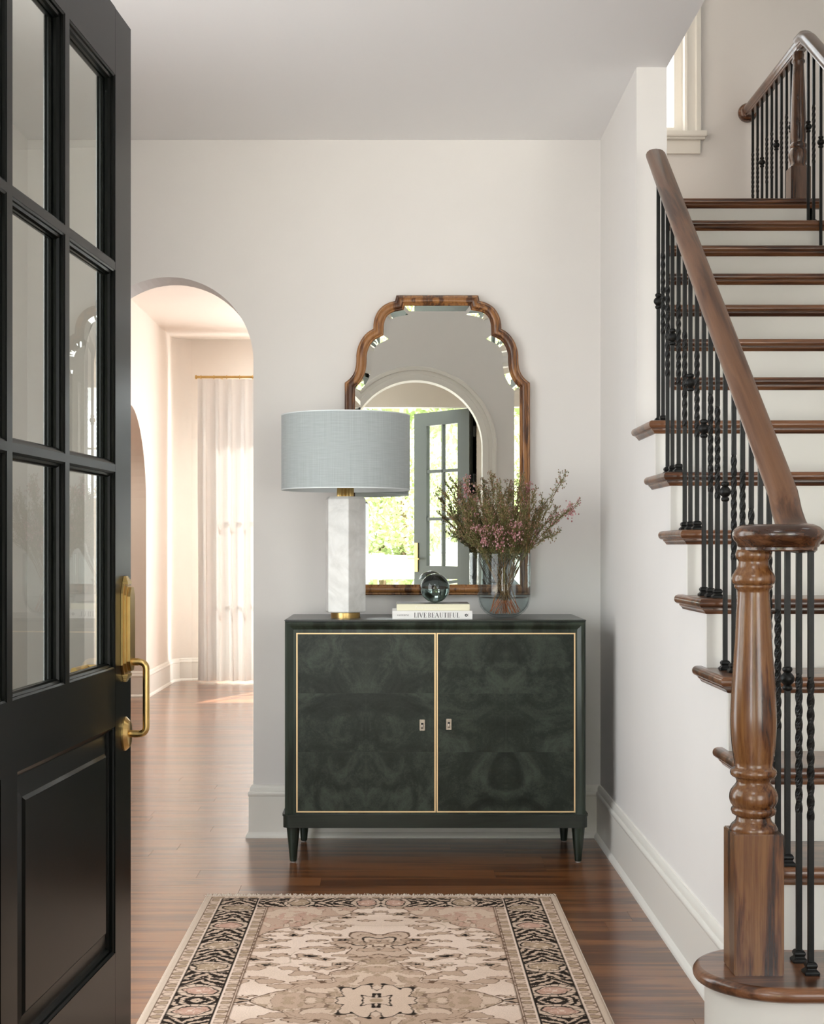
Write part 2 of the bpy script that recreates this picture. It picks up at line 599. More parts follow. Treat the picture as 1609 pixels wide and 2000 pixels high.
def thing(name, loc, label, cat, group=None):
    o = bpy.data.objects.new(name, None)
    o.empty_display_size = 0.05
    COL.objects.link(o)
    o.location = loc
    return tag(o, label, cat, group)


def struct(o, label=None):
    o['kind'] = 'structure'
    if label:
        o['label'] = label
    return o


def arc(cx, cy, r, a0, a1, n):
    return [(cx + r * math.cos(math.radians(a0 + (a1 - a0) * i / n)), cy + r * math.sin(math.radians(a0 + (a1 - a0) * i / n))) for i in range(n + 1)]


def at(px, D):
    return (px - 776) * D / F


def zat(py, D):
    return EYE - (py - 1068) * D / F


def wall_panel(mb, u0, u1, z0, z1, t, holes, arches, place, mi=0):
    """flat wall with rectangular and arched openings. place(u, w, z), w in 0..t"""
    us = sorted({u0, u1} | {h[0] for h in holes} | {h[1] for h in holes} | {a[0] for a in arches} | {a[1] for a in arches})
    atop = {a: a[2] + (a[1] - a[0]) / 2 for a in arches}
    zs = sorted({z0, z1} | {h[2] for h in holes} | {h[3] for h in holes} | set(atop.values()))
    zs = [z for z in zs if z0 <= z <= z1]
    blocked = [(h[0], h[1], h[2], h[3]) for h in holes] + [(a[0], a[1], z0, atop[a]) for a in arches]

    def quad(a, b, c, d, w, flip):
        p = [place(a, w, c), place(b, w, c), place(b, w, d), place(a, w, d)]
        mb.add(p, [(0, 1, 2, 3)], mi)
    for i in range(len(us) - 1):
        for j in range(len(zs) - 1):
            uc, zc = (us[i] + us[i + 1]) / 2, (zs[j] + zs[j + 1]) / 2
            if any(a < uc < b and c < zc < d for a, b, c, d in blocked):
                continue
            for w in (0, t):
                quad(us[i], us[i + 1], zs[j], zs[j + 1], w, w > 0)
    for h in holes:
        a, b, c, d = h
        for (p, q) in (((a, c), (b, c)), ((b, c), (b, d)), ((b, d), (a, d)), ((a, d), (a, c))):
            mb.add([place(p[0], 0, p[1]), place(q[0], 0, q[1]), place(q[0], t, q[1]), place(p[0], t, p[1])], [(0, 1, 2, 3)], mi)
    for a in arches:
        r = (a[1] - a[0]) / 2
        cu = (a[0] + a[1]) / 2
        pts = arc(cu, a[2], r, 180, 0, 40)
        T = atop[a]
        for w in (0, t):
            for k in range(40):
                p, q = pts[k], pts[k + 1]
                mb.add([place(p[0], w, p[1]), place(q[0], w, q[1]), place(q[0], w, T), place(p[0], w, T)], [(0, 1, 2, 3)], mi)
        loop = [(a[0], z0)] + pts + [(a[1], z0)]
        for k in range(len(loop) - 1):
            p, q = loop[k], loop[k + 1]
            mb.add([place(p[0], 0, p[1]), place(q[0], 0, q[1]), place(q[0], t, q[1]), place(p[0], t, p[1])], [(0, 1, 2, 3)], mi)
    # outer rim
    for (p, q) in (((u1, z0), (u1, z1)), ((u1, z1), (u0, z1)), ((u0, z1), (u0, z0))):
        mb.add([place(p[0], 0, p[1]), place(q[0], 0, q[1]), place(q[0], t, q[1]), place(p[0], t, p[1])], [(0, 1, 2, 3)], mi)


YW = 6.22      # back wall of the hall
XR = 0.850     # right wall plane
XL = -1.55     # left wall of the hall
YP = 5.28      # front face of the pier
XP = 0.958     # its stair side
ZC = 2.92      # ceiling
YB = 7.95      # wall behind the landing
ZT = 5.7       # top of the stairwell

# ------------------------------------------------------------------ the shell
# floor: slab + individual boards
mb = MB()
mb.box(-4.2, 3.4, -2.0, 14.0, -0.12, -0.014)
floor = struct(mb.build('floor', M['floorbase']))


def plank_mesh(L, Wd):
    m = MB()
    m.box(0, L, 0, Wd, -0.0135, 0)
    me = m.build('tmp_plank', M['floor'])
    d = me.data
    bpy.data.objects.remove(me)
    return d


PW = 0.125
rng = random.Random(4)
pm = {}
y = 2.7
row = 0
nplank = 0
while y < 7.9:
    x = -4.1 if False else (-2.2 + rng.uniform(-0.9, 0))
    xend = XR + 0.02 if y < 7.0 else 0.9
    while x < xend:
        L = rng.choice((1.1, 1.4, 1.7, 2.0))
        if (L,) not in pm:
            pm[(L,)] = plank_mesh(L - 0.0009, PW - 0.0008)
        if y > 6.5 and x > -0.3:
            x += L
            continue
        o = bpy.data.objects.new('floor_plank', pm[(L,)])
        COL.objects.link(o)
        o.location = (x, y, 0)
        o.parent = floor
        nplank += 1
        x += L
    y += PW
    row += 1
YFAR = y
# far and unseen parts of the floor: joined boards
mb = MB()
yy = YFAR
while yy < 13.6:
    mb.box(-2.2, 0.85, yy, yy + PW - 0.0008, -0.0135, 0)
    yy += PW
o = mb.build('far_floor_boards', M['floor'], parent=floor)
o['kind'] = 'stuff'
mb = MB()
yy = -1.6
while yy < 2.69:
    mb.box(-1.6, 3.2, yy, min(yy + PW - 0.0008, 2.699), -0.0135, 0)
    yy += PW
yy = 2.7
while yy < 7.9:
    mb.box(XR + 0.9 if yy < 6.9 else 0.9, 3.2, yy, yy + PW - 0.0008, -0.0135, -0.0005)
    yy += PW
yy = 7.9
while yy < 13.6:
    mb.box(-4.1, -2.2, yy, yy + PW - 0.0008, -0.0135, 0)
    yy += PW
o = mb.build('near_floor_boards', M['floor'], parent=floor)
o['kind'] = 'stuff'

# back wall with its arch (0.19 thick)
ARC = (-0.957 - 0.354, -0.957 + 0.354, 1.991)
mb = MB()
wall_panel(mb, XL - 0.6, XR, 0, ZC + 0.3, 0.195, [], [ARC], lambda u, w, z: (u, YW + w, z))
struct(mb.build('wall_back', M['wall']))
# right wall stub / pier
mb = MB()
mb.box(XR, XP, YP, YB, 0, ZT)
struct(mb.build('wall_right', M['wall']))
# left wall with a wide window
mb = MB()
wall_panel(mb, -0.6, YW, 0, ZC, 0.14, [(2.5, 4.7, 0.35, 2.6)], [], lambda u, w, z: (XL - w, u, z))
struct(mb.build('wall_left', M['wall']))
# front wall (behind the camera), with the entry arch and two windows
ARF = (0.16 - 0.583, 0.16 + 0.583, 2.085)
mb = MB()
wall_panel(mb, XL, 3.2, 0, ZT, 0.16, [(-1.42, -0.72, 0.4, 2.6), (1.3, 2.9, 0.4, 2.7), (-0.8, 0.4, 3.8, 5.2)], [ARF], lambda u, w, z: (u, -0.6 - w, z))
struct(mb.build('wall_front', M['wall']))
# pier that carries the black door
mb = MB()
mb.box(XL, -0.765, 2.03, 2.17, 0, ZC)
struct(mb.build('wall_door_pier', M['wall']))
# hall ceiling
mb = MB()
mb.box(XL, XP, 3.0, YP, ZC, ZC + 0.3)
mb.box(XL, XR, YP, YW, ZC, ZC + 0.3)
struct(mb.build('ceiling', M['ceiling']))
# wall over the ceiling edge, upstairs
mb = MB()
mb.box(XP - 0.1, XP, 3.1, YP, ZC + 0.3, ZT)
mb.box(XL, XP, 3.0, 3.1, ZC + 0.3, ZT)
struct(mb.build('wall_upper', M['wall']))
mb = MB()
mb.box(XL - 0.14, XL, -0.6, 3.1, ZC, ZT)
struct(mb.build('wall_upper_left', M['wall']))
# stairwell walls
mb = MB()
wall_panel(mb, XP, 3.2, 0, ZT, 0.16, [(1.03, 1.535, 3.43, 5.15)], [], lambda u, w, z: (u, YB + w, z))
struct(mb.build('wall_landing', M['wall']))
mb = MB()
wall_panel(mb, -0.6, YB, 0, ZT, 0.16, [(3.2, 4.2, 3.7, 4.9)], [], lambda u, w, z: (3.2 + w, u, z))
struct(mb.build('wall_far_right', M['wall']))
mb = MB()
mb.box(XL - 0.14, 3.36, -0.76, YB + 0.16, ZT, ZT + 0.1)
struct(mb.build('ceiling_stairwell', M['ceiling']))

# room beyond the arch
YR = 13.5
XRL = -2.03
ZR = 3.10
mb = MB()
wall_panel(mb, YW + 0.195, YR, 0, ZR, 0.16, [], [(10.5, 12.0, 1.55)], lambda u, w, z: (XRL - w, u, z))
struct(mb.build('wall_room_left', M['wall_far']))
mb = MB()
wall_panel(mb, XRL, 0.80, 0, ZR, 0.16, [(-1.55, 0.30, 0.22, 2.58)], [], lambda u, w, z: (u, YR + w, z))
struct(mb.build('wall_room_back', M['wall_far']))
mb = MB()
mb.box(0.72, 0.80, YW + 0.195, YR, 0, ZR)
struct(mb.build('wall_room_right', M['wall_far']))
mb = MB()
mb.box(XRL - 0.16, 0.80, YW + 0.195, YR + 0.16, ZR, ZR + 0.1)
struct(mb.build('ceiling_room', M['wall_far']))
# rounded plaster cove in the far corner and at the ceiling
mb = MB()
cv = [(XRL, YR - 0.16)] + [(XRL + 0.16 - 0.16 * math.cos(a), YR - 0.16 + 0.16 * math.sin(a)) for a in [PI / 2 * k / 8 for k in range(1, 8)]] + [(XRL + 0.16, YR), (XRL, YR)]
mb.prism(cv, 0, ZR)
struct(mb.build('trim_1', M['wall_far'], smooth=30))
# passage behind the second arch
mb = MB()
mb.box(-3.4, -3.3, 9.2, YR, 0, 2.9)
mb.box(-3.3, XRL - 0.16, 9.2, 9.3, 0, 2.9)
mb.box(-3.3, XRL - 0.16, YR - 0.1, YR, 0, 2.9)
mb.box(-3.4, XRL - 0.16, 9.2, YR, 2.9, 3.0)
struct(mb.build('wall_passage', M['wall_far']))

# vestibule behind the entry arch, with the outer door opening
mb = MB()
wall_panel(mb, -1.3, 1.5, 0, 3.0, 0.14, [(-0.42, 0.71, 0.0, 2.53)], [], lambda u, w, z: (u, -1.6 - w, z))
struct(mb.build('wall_entry', M['wall']))
mb = MB()
mb.box(-1.3, -1.2, -1.6, -0.76, 0, 3.0)
mb.box(1.2, 1.3, -1.6, -0.76, 0, 3.0)
struct(mb.build('wall_entry_sides', M['porch']))
mb = MB()
mb.box(-1.3, 1.3, -1.74, -0.76, 3.0, 3.1)
struct(mb.build('ceiling_entry', M['porch']))

# arch casing round the entry arch (seen in the mirror)
mb = MB()
r_ = 0.583
path = [(ARF[0], 0.0), (ARF[0], ARF[2])] + arc(0.16, ARF[2], r_, 180, 0, 40)[1:-1] + [(ARF[1], ARF[2]), (ARF[1], 0.0)]
cas = [(0, 0), (0, 0.022), (0.02, 0.026), (0.05, 0.026), (0.055, 0.02), (0.085, 0.02), (0.09, 0.034), (0.115, 0.036), (0.125, 0.024), (0.125, 0)]
mb.sweep(cas, path, place=lambda a, b, h: (a, -0.6 + h, b))
struct(mb.build('trim_2', M['trim'], smooth=40))

# baseboards ---------------------------------------------------------------
BBP = [(0, 0), (0.030, 0), (0.030, 0.006), (0.027, 0.014), (0.021, 0.021), (0.018, 0.024), (0.018, 0.172), (0.021, 0.176), (0.0215, 0.186),
       (0.019, 0.191), (0.014, 0.194), (0.0135, 0.206), (0.010, 0.213), (0.006, 0.218), (0, 0.219)]


def baseboard(name, path, scale=1.0):
    m = MB()
    m.sweep([(d, h * scale) for d, h in BBP], path)
    return struct(m.build(name, M['trim'], smooth=35))


# travel so that the room lies on the left
baseboard('baseboard_right', [(XR, 3.2), (XR, YW), (ARC[1], YW), (ARC[1], YW + 0.195), (0.72, YW + 0.195)])
baseboard('baseboard_left', [(ARC[0], YW + 0.195), (ARC[0], YW), (XL, YW), (XL, 2.17)])
baseboard('baseboard_room', [(XRL + 0.16, YR), (XRL + 0.047, YR - 0.047), (XRL, YR - 0.16), (XRL, 12.0), (XRL - 0.16, 12.0)], 0.95)
baseboard('baseboard_room_back', [(0.72, YR), (XRL + 0.16, YR)], 0.95)
baseboard('baseboard_room_left', [(XRL - 0.16, 10.5), (XRL, 10.5), (XRL, YW + 0.195), (ARC[0], YW + 0.195)], 0.95)

# windows -------------------------------------------------------------------


def window(name, u0, u1, z0, z1, place, cols, rows, casing=0.085, depth=0.14, sill=True):
    """place(u, w, z): w<0 = into the room, w>0 = into the wall"""
    root = bpy.data.objects.new(name, None)
    COL.objects.link(root)
    root['kind'] = 'structure'

    def bx(m, a, b, w0, w1, c, d):
        m.add([place(*p) for p in ((a, w0, c), (b, w0, c), (b, w1, c), (a, w1, c), (a, w0, d), (b, w0, d), (b, w1, d), (a, w1, d))],
              [(3, 2, 1, 0), (4, 5, 6, 7), (0, 1, 5, 4), (1, 2, 6, 5), (2, 3, 7, 6), (3, 0, 4, 7)])
    m = MB()
    if casing:
        pr = [(0, 0), (0, 0.018), (0.012, 0.022), (0.03, 0.016), (0.055, 0.018), (0.062, 0.028), (casing, 0.026), (casing, 0)]
        m.sweep(pr, [(u0, z0), (u0, z1), (u1, z1), (u1, z0)], place=lambda a, b, h: place(a, -h, b))
        m.build('window_casing', M['trim'], parent=root, smooth=35)
    if sill and casing:
        m = MB()
        bx(m, u0 - casing - 0.03, u1 + casing + 0.03, -0.055, 0.02, z0 - 0.03, z0)
        bx(m, u0 - casing - 0.022, u1 + casing + 0.022, -0.042, 0.0, z0 - 0.042, z0 - 0.03)
        m.build('window_sill', M['trim'], parent=root, bevel=(0.004, 2))
        m = MB()
        bx(m, u0 - casing, u1 + casing, -0.02, 0.0, z0 - 0.115, z0 - 0.042)
        m.build('window_apron', M['trim'], parent=root, bevel=(0.003, 1))
    fw = 0.045
    m = MB()
    w0, w1 = 0.05, 0.09
    bx(m, u0, u0 + fw, w0, w1, z0, z1)
    bx(m, u1 - fw, u1, w0, w1, z0, z1)
    bx(m, u0 + fw, u1 - fw, w0, w1, z0, z0 + fw)
    bx(m, u0 + fw, u1 - fw, w0, w1, z1 - fw, z1)
    fr = m.build('window_frame', M['trim'], parent=root)
    m = MB()
    iu0, iu1, iz0, iz1 = u0 + fw, u1 - fw, z0 + fw, z1 - fw
    for k in range(1, cols):
        c = iu0 + (iu1 - iu0) * k / cols
        bx(m, c - 0.009, c + 0.009, w0 + 0.008, w1 - 0.008, iz0, iz1)
    for k in range(1, rows):
        c = iz0 + (iz1 - iz0) * k / rows
        bx(m, iu0, iu1, w0 + 0.010, w1 - 0.010, c - 0.009, c + 0.009)
    if m.v:
        m.build('glazing_bars', M['trim'], parent=root)
    m = MB()
    m.add([place(iu0, 0.07, iz0), place(iu1, 0.07, iz0), place(iu1, 0.07, iz1), place(iu0, 0.07, iz1)], [(0, 1, 2, 3)])
    m.build('pane', M['pane'], parent=root)
    return root


window('window_1', 1.03, 1.535, 3.43, 5.15, lambda u, w, z: (u, YB + w, z), 1, 1)
window('window_2', -1.55, 0.30, 0.22, 2.58, lambda u, w, z: (u, YR + w, z), 2, 3, casing=0.07, sill=False)
window('window_3', 2.5, 4.7, 0.35, 2.6, lambda u, w, z: (XL - w, u, z), 3, 3)
window('window_4', -1.42, -0.72, 0.4, 2.6, lambda u, w, z: (u, -0.6 - w, z), 2, 4)
window('window_5', 1.3, 2.9, 0.4, 2.7, lambda u, w, z: (u, -0.6 - w, z), 4, 4)
window('window_7', -0.8, 0.4, 3.8, 5.2, lambda u, w, z: (u, -0.6 - w, z), 4, 2)  # unseen window, put in above the arch for soft light downwards
window('window_6', 3.2, 4.2, 3.7, 4.9, lambda u, w, z: (3.2 + w, u, z), 3, 2)  # unseen window, put in and sized to light the stairwell

# ------------------------------------------------------------------ staircase
NOS = [0, 1935, 1696, 1501, 1323, 1169.5, 1034.5, 921, 820, 736, 661, 594, 533, 478, 429, 386]
RUN = 0.27
DN = [(10.0 + n) * RUN for n in range(16)]
ZN = [0] + [zat(NOS[n], DN[n]) for n in range(1, 16)]
TT = 0.027
NP = 0.030          # nosing overhang
XS2 = 1.90
stair = thing('staircase', (XR, DN[1], 0), 'closed staircase of brown wooden treads and white risers rising along the right wall', 'staircase')


def half_round(t, n=6):
    return [(-(t / 2) * math.sin(PI * k / n), -t / 2 + (t / 2) * math.cos(PI * k / n)) for k in range(n + 1)]


COVE = [(0, 0), (-0.014, 0), (-0.014, -0.004), (-0.011, -0.006), (-0.006, -0.010), (-0.003, -0.015), (0, -0.016)]

for n in range(2, 16):
    y0, z = DN[n], ZN[n]
    yb = (DN[n + 1] + NP) if n < 15 else YB
    left_open = n <= 8
    x0 = XR - 0.026 if left_open else XP
    x1 = XS2 + 0.03
    m = MB()
    hr = half_round(TT)
    # board: outline swept with a half-round edge along front (and left return)
    r = TT / 2
    prof = [(r, 0)] + [(r - r * math.sin(PI * k / 8), -TT / 2 + r * math.cos(PI * k / 8)) for k in range(9)][0:] + [(r, -TT)]
    prof = [(0.0 + r - r * math.sin(PI * k / 8), -TT / 2 + r * math.cos(PI * k / 8)) for k in range(9)]
    if left_open:
        yret = yb + 0.075
        path = [(x0, yret), (x0, y0), (x1, y0)]
        m.sweep(prof, path, place=lambda a, b, h, z=z: (a, b, z + h))
        m.box(x0 + r, XR + 0.001, y0 + r, yret, z - TT, z)
        m.box(XR, x1, y0 + r, yb, z - TT, z)
        m.add([(x0, yret, z - TT / 2 + r * .0), (x0 + r, yret, z), (x0 + r, yret, z - TT)], [(0, 1, 2)])
    else:
        path = [(x0, y0), (x1, y0)]
        m.sweep(prof, path, place=lambda a, b, h, z=z: (a, b, z + h))
        m.box(x0, x1, y0 + r, yb, z - TT, z)
    tr = m.build('tread' if n < 15 else 'landing_board', M['tread'], parent=stair, smooth=35)
    m = MB()
    cov = [(0, 0), (0, -0.004), (0.003, -0.006), (0.007, -0.010), (0.010, -0.015), (0.014, -0.016), (0.03, -0.016), (0.03, 0)]
    if left_open:
        m.sweep(cov, [(x0 + 0.012, yret - 0.02), (x0 + 0.012, y0 + 0.016), (x1, y0 + 0.016)], place=lambda a, b, h, z=z: (a, b, z - TT + h))
    else:
        m.sweep(cov, [(x0, y0 + 0.016), (x1, y0 + 0.016)], place=lambda a, b, h, z=z: (a, b, z - TT + h))
    m.build('cove_molding', M['tread'], parent=tr, smooth=35)
    m = MB()
    zb = ZN[n - 1]
    m.box(XR if left_open else XP, XS2, y0 + NP, y0 + NP + 0.018, zb, z - TT)
    m.build('riser', M['riser'], parent=stair)
m = MB()
m.box(XP, XP + 0.02, DN[9] + NP + 0.018, YP, ZN[8], ZN[9] - TT)
m.build('side_panel', M['riser'], parent=stair)
m = MB()
m.box(XR, XP + 0.03, DN[9] + NP, YP, ZN[8] - TT, ZN[8])
m.build('tread_return', M['tread'], parent=stair)

# starting step with its round end
z1 = ZN[1]
cxs, cys = 0.800, 3.14
m = MB()
r = 0.014
outl = [(2.0, 2.97)] + [(1.2, 2.97)]
outl = [(XR + 0.02, 3.31)] + [(cxs + 0.173 * math.cos(math.radians(a)), cys + 0.170 * math.sin(math.radians(a))) for a in range(90, 271, 6)] + [(XS2 + 0.03, 2.97)]
prof = [(0.014 - r * math.sin(PI * k / 8), -r + r * math.cos(PI * k / 8)) for k in range(9)]
T1 = 0.030
r = T1 / 2
prof = [(r - r * math.sin(PI * k / 8), -r + r * math.cos(PI * k / 8)) for k in range(9)]
m.sweep(prof, outl, place=lambda a, b, h: (a, b, z1 + h))
inn = []
for (a, b) in outl[1:-1]:
    d = Vector((a - cxs, b - cys)).normalized()
    inn.append((a - d.x * r, b - d.y * r))
inner = [(XR + 0.02, 3.31 - r)] + inn + [(XS2 + 0.03, 2.97 + r), (XS2 + 0.03, 3.31 - r)]
m.prism(inner, z1 - T1, z1)
m.box(XR, XS2 + 0.03, 3.29, 3.30, z1 - T1, z1)
t1 = m.build('starting_tread', M['tread'], parent=stair, smooth=35)
m = MB()
outr = [(XR, cys + 0.145)] + [(cxs + 0.148 * math.cos(math.radians(a)), cys + 0.145 * math.sin(math.radians(a))) for a in range(90, 271, 6)] + [(XS2, 2.995), (XS2, cys + 0.145)]
m.prism(outr, 0, z1 - T1)
m.build('starting_riser', M['riser'], parent=stair, smooth=35)

# painted wall under the flight, in the plane of the right wall
pts = [(DN[1] + 0.2, 0), (DN[1] + 0.2, ZN[1] - T1)]
for n in range(2, 9):
    pts += [(DN[n] + NP + 0.018, ZN[n - 1] - (T1 if n == 2 else TT)), (DN[n] + NP + 0.018, ZN[n] - TT)]
pts += [(YP, ZN[8] - TT), (YP, 0)]
m = MB()
m.prism(pts, XR, XR + 0.08, place=lambda a, b, h: (h, a, b))
struct(m.build('wall_stair', M['wall']))
# far stringer
pts = [(DN[1] + 0.1, 0), (DN[1] + 0.1, ZN[1] - T1)]
for n in range(2, 16):
    pts += [(DN[n] + NP, ZN[n - 1] - T1), (DN[n] + NP, ZN[n] - TT - 0.001)]
pts += [(YB, ZN[15] - TT - 0.001), (YB, ZN[15] - 0.3), (DN[15] + 0.1, ZN[15] - 0.3), (DN[2], 0)]
m = MB()
m.prism(pts, XS2 - 0.03, XS2, place=lambda a, b, h: (h, a, b))
m.build('stringer', M['riser'], parent=stair)
# soffit so light does not come through below the landing
m = MB()
m.box(XP, XS2, DN[15] + 0.05, YB, ZN[15] - 0.3, ZN[15] - TT)
m.build('landing_soffit', M['riser'], parent=stair)

# ------------------------------------------------------------------ railings
rail1 = thing('stair_railing', (0.80, 3.1, z1), 'stair railing beside the entry hall, with a turned newel post and black iron balusters', 'railing')


def baluster(parent, x, y, z0, z1_, kind, zk=None):
    """square iron bar, a twisted length or a knuckle, and a shoe"""
    h = 0.0062
    m = MB()
    segs = [z0]
    if kind == 'twist':
        a, b = z0 + (z1_ - z0) * 0.36, z0 + (z1_ - z0) * 0.70
        zz = [z0, a]
        turns = 2.5
        nst = 44
        ang = [0, 0]
        for k in range(1, nst + 1):
            zz.append(a + (b - a) * k / nst)
            ang.append(2 * PI * turns * k / nst)
        zz.append(z1_)
        ang.append(ang[-1])
    else:
        zz = [z0, z1_]
        ang = [0, 0]
    vs = []
    ns = 8 if kind == 'twist' else 4
    for q, an in zip(zz, ang):
        for k in range(ns):
            aa = an + PI / 4 + 2 * PI / ns * k
            rr = h * (1.30 if (ns == 4 or k % 2 == 0) else 0.98)
            vs.append((x + rr * math.cos(aa), y + rr * math.sin(aa), q))
    fs = [tuple(range(ns - 1, -1, -1))]
    for j in range(len(zz) - 1):
        for k in range(ns):
            k2 = (k + 1) % ns
            fs.append((j * ns + k, j * ns + k2, (j + 1) * ns + k2, (j + 1) * ns + k))
    m.add(vs, fs)
    b_ = m.build('baluster', M['iron'], parent=parent)
    m = MB()
    shoe = [(0.017, 0), (0.0175, 0.006), (0.014, 0.009), (0.0105, 0.012), (0.012, 0.015), (0.0135, 0.018), (0.0125, 0.022), (0.0095, 0.026)]
    m.lathe([(r_ * 1.28, z0 + q) for r_, q in shoe], (x, y, 0), n=4, phase=0.5)
    m.build('shoe', M['iron'], parent=b_, bevel=(0.001, 1))
    if kind == 'knuckle':
        m = MB()
        kp = [(0.007, -0.042), (0.0125, -0.038), (0.0145, -0.031), (0.0125, -0.025), (0.009, -0.022), (0.0135, -0.018), (0.019, -0.009), (0.0205, 0.0),
              (0.018, 0.009), (0.0125, 0.017), (0.009, 0.020), (0.0125, 0.024), (0.0145, 0.030), (0.0125, 0.037), (0.007, 0.041)]
        m.lathe([(r_ * 0.80, zk + q * 0.66) for r_, q in kp], (x, y, 0), n=12)
        m.build('knuckle', M['iron'], parent=b_, smooth=50)
    return b_


# handrail line
RA = Vector((0.883, 5.08, 2.545))
RB = Vector((0.862, 3.235, 1.262))


def rail_z(y):
    t = (y - RB.y) / (RA.y - RB.y)
    return RB.z + (RA.z - RB.z) * t


HP = [(0, -0.030), (-0.016, -0.030), (-0.019, -0.027), (-0.019, -0.021), (-0.023, -0.018), (-0.0245, -0.010), (-0.030, -0.004), (-0.033, 0.004), (-0.034, 0.010),
      (-0.031, 0.019), (-0.024, 0.026), (-0.014, 0.030), (0, 0.0315), (0.014, 0.030), (0.024, 0.026), (0.031, 0.019), (0.034, 0.010), (0.033, 0.004),
      (0.030, -0.004), (0.0245, -0.010), (0.023, -0.018), (0.019, -0.021), (0.019, -0.027), (0.016, -0.030)]


def rail_sweep(m, pts, scales=None, prof=HP, up_hint=Vector((0, 0, 1))):
    pts = [Vector(p) for p in pts]
    n = len(prof)
    vs = []
    for i, p in enumerate(pts):
        t = (pts[min(i + 1, len(pts) - 1)] - pts[max(i - 1, 0)]).normalized()
        sdv = t.cross(up_hint).normalized()
        up = sdv.cross(t).normalized()
        s_ = scales[i] if scales else 1.0
        for a, b in prof:
            vs.append(p + sdv * a * s_ + up * b * s_)
    fs = []
    for j in range(len(pts) - 1):
        for k in range(n):
            k2 = (k + 1) % n
            fs.append((j * n + k, j * n + k2, (j + 1) * n + k2, (j + 1) * n + k))
    fs.append(tuple(range(n - 1, -1, -1)))
    fs.append(tuple((len(pts) - 1) * n + k for k in range(n)))
    m.add(vs, fs)


dirv = (RA - RB).normalized()
m = MB()
path = []
scl = []
# rounded upper end
for k in range(7):
    a = PI / 2 * k / 6
    path.append(RA + dirv * 0.030 * math.cos(a))
    scl.append(max(0.03, math.sin(a)))
path.append(RA.lerp(RB, 0.5))
scl.append(1)
path.append(RB.lerp(RA, 0.05))
scl.append(1)
# easing down to the level volute
VZ = 1.233
for k in range(1, 7):
    t = k / 6
    q = Vector((0.862, 3.235 + 0.09 - 0.20 * t, 0))
    q.z = VZ + (rail_z(q.y) - VZ) * (1 - t) ** 1.5 if q.y > 3.14 else VZ
    path.append(q)
    scl.append(1)
rail_sweep(m, path, scl)
m.build('handrail', M['rail'], parent=rail1, smooth=40)
# volute: the rail curls in a flat spiral over the newel
m = MB()
path = []
scl = []
for k in range(0, 31):
    a = math.radians(0 - 12 * k)
    rr = 0.064 - 0.0135 * (k / 30)
    cx_, cy_ = 0.799, 3.125
    path.append((cx_ + rr * math.cos(a) * (1.0 if math.cos(a) > 0 else 1.05), cy_ + rr * math.sin(a), VZ))
    scl.append(1.0)
VP = [(a * 0.98, b * 0.92) for a, b in HP]
rail_sweep(m, [(0.863, 3.16, VZ)] + path, [1.0] + scl, prof=VP)
m.lathe([(0.045, VZ - 0.027), (0.06, VZ - 0.022), (0.06, VZ + 0.015), (0.045, VZ + 0.022), (0.02, VZ + 0.026)], (0.799, 3.125, 0), n=32)
m.build('volute', M['newel_dark'], parent=rail1, smooth=45)

# newel post
NX, NY = 0.748, 3.120
pz = 3.12 / F
prof_px = [(1626, 34), (1623, 38), (1620, 40)]
z5 = [(665, 140), (640, 160), (610, 170), (580, 155), (560, 133), (550, 125), (525, 120), (512, 138), (505, 150), (480, 158), (465, 155), (455, 145), (443, 150),
      (430, 160), (410, 167), (390, 170), (365, 168), (340, 160), (318, 145), (300, 130), (285, 120), (275, 118), (262, 122), (250, 130), (243, 145), (235, 155),
      (222, 162), (210, 163), (195, 160), (186, 152), (180, 140), (172, 136)]
z4 = [(1770, 130), (1740, 134), (1700, 140), (1650, 147), (1600, 152), (1550, 156), (1500, 158), (1450, 159), (1400, 158), (1300, 154), (1200, 149), (1100, 142),
      (1000, 135), (900, 128), (800, 123), (700, 119), (640, 114), (600, 111), (560, 110), (545, 112), (535, 122), (528, 130), (515, 133), (508, 128), (500, 140), (492, 147),
      (478, 150), (462, 151), (445, 147), (430, 140), (415, 129), (400, 119), (380, 110), (360, 105), (345, 104), (336, 107), (328, 115), (318, 121), (300, 124), (285, 123),
      (275, 118), (262, 112)]
pr = []
for yy_, hw in z5:
    pr.append((hw / 3.636 * pz, zat(yy_ / 3.636 + 1450, 3.12)))
for yy_, hw in z4:
    pr.append((hw / 3.571 * pz, zat(yy_ / 3.571 + 1000, 3.12)))
nw = MB()
nw.lathe(pr, (NX, NY, 0), n=40)
hs = 0.0515
ztop = zat(1630, 3.07)
newel = nw.build('newel_post', M['newel'], parent=rail1, smooth=50)
m = MB()
m.box(NX - hs, NX + hs, NY - hs, NY + hs, z1, ztop)
m.build('newel_base', M['newel'], parent=newel, bevel=(0.002, 2))

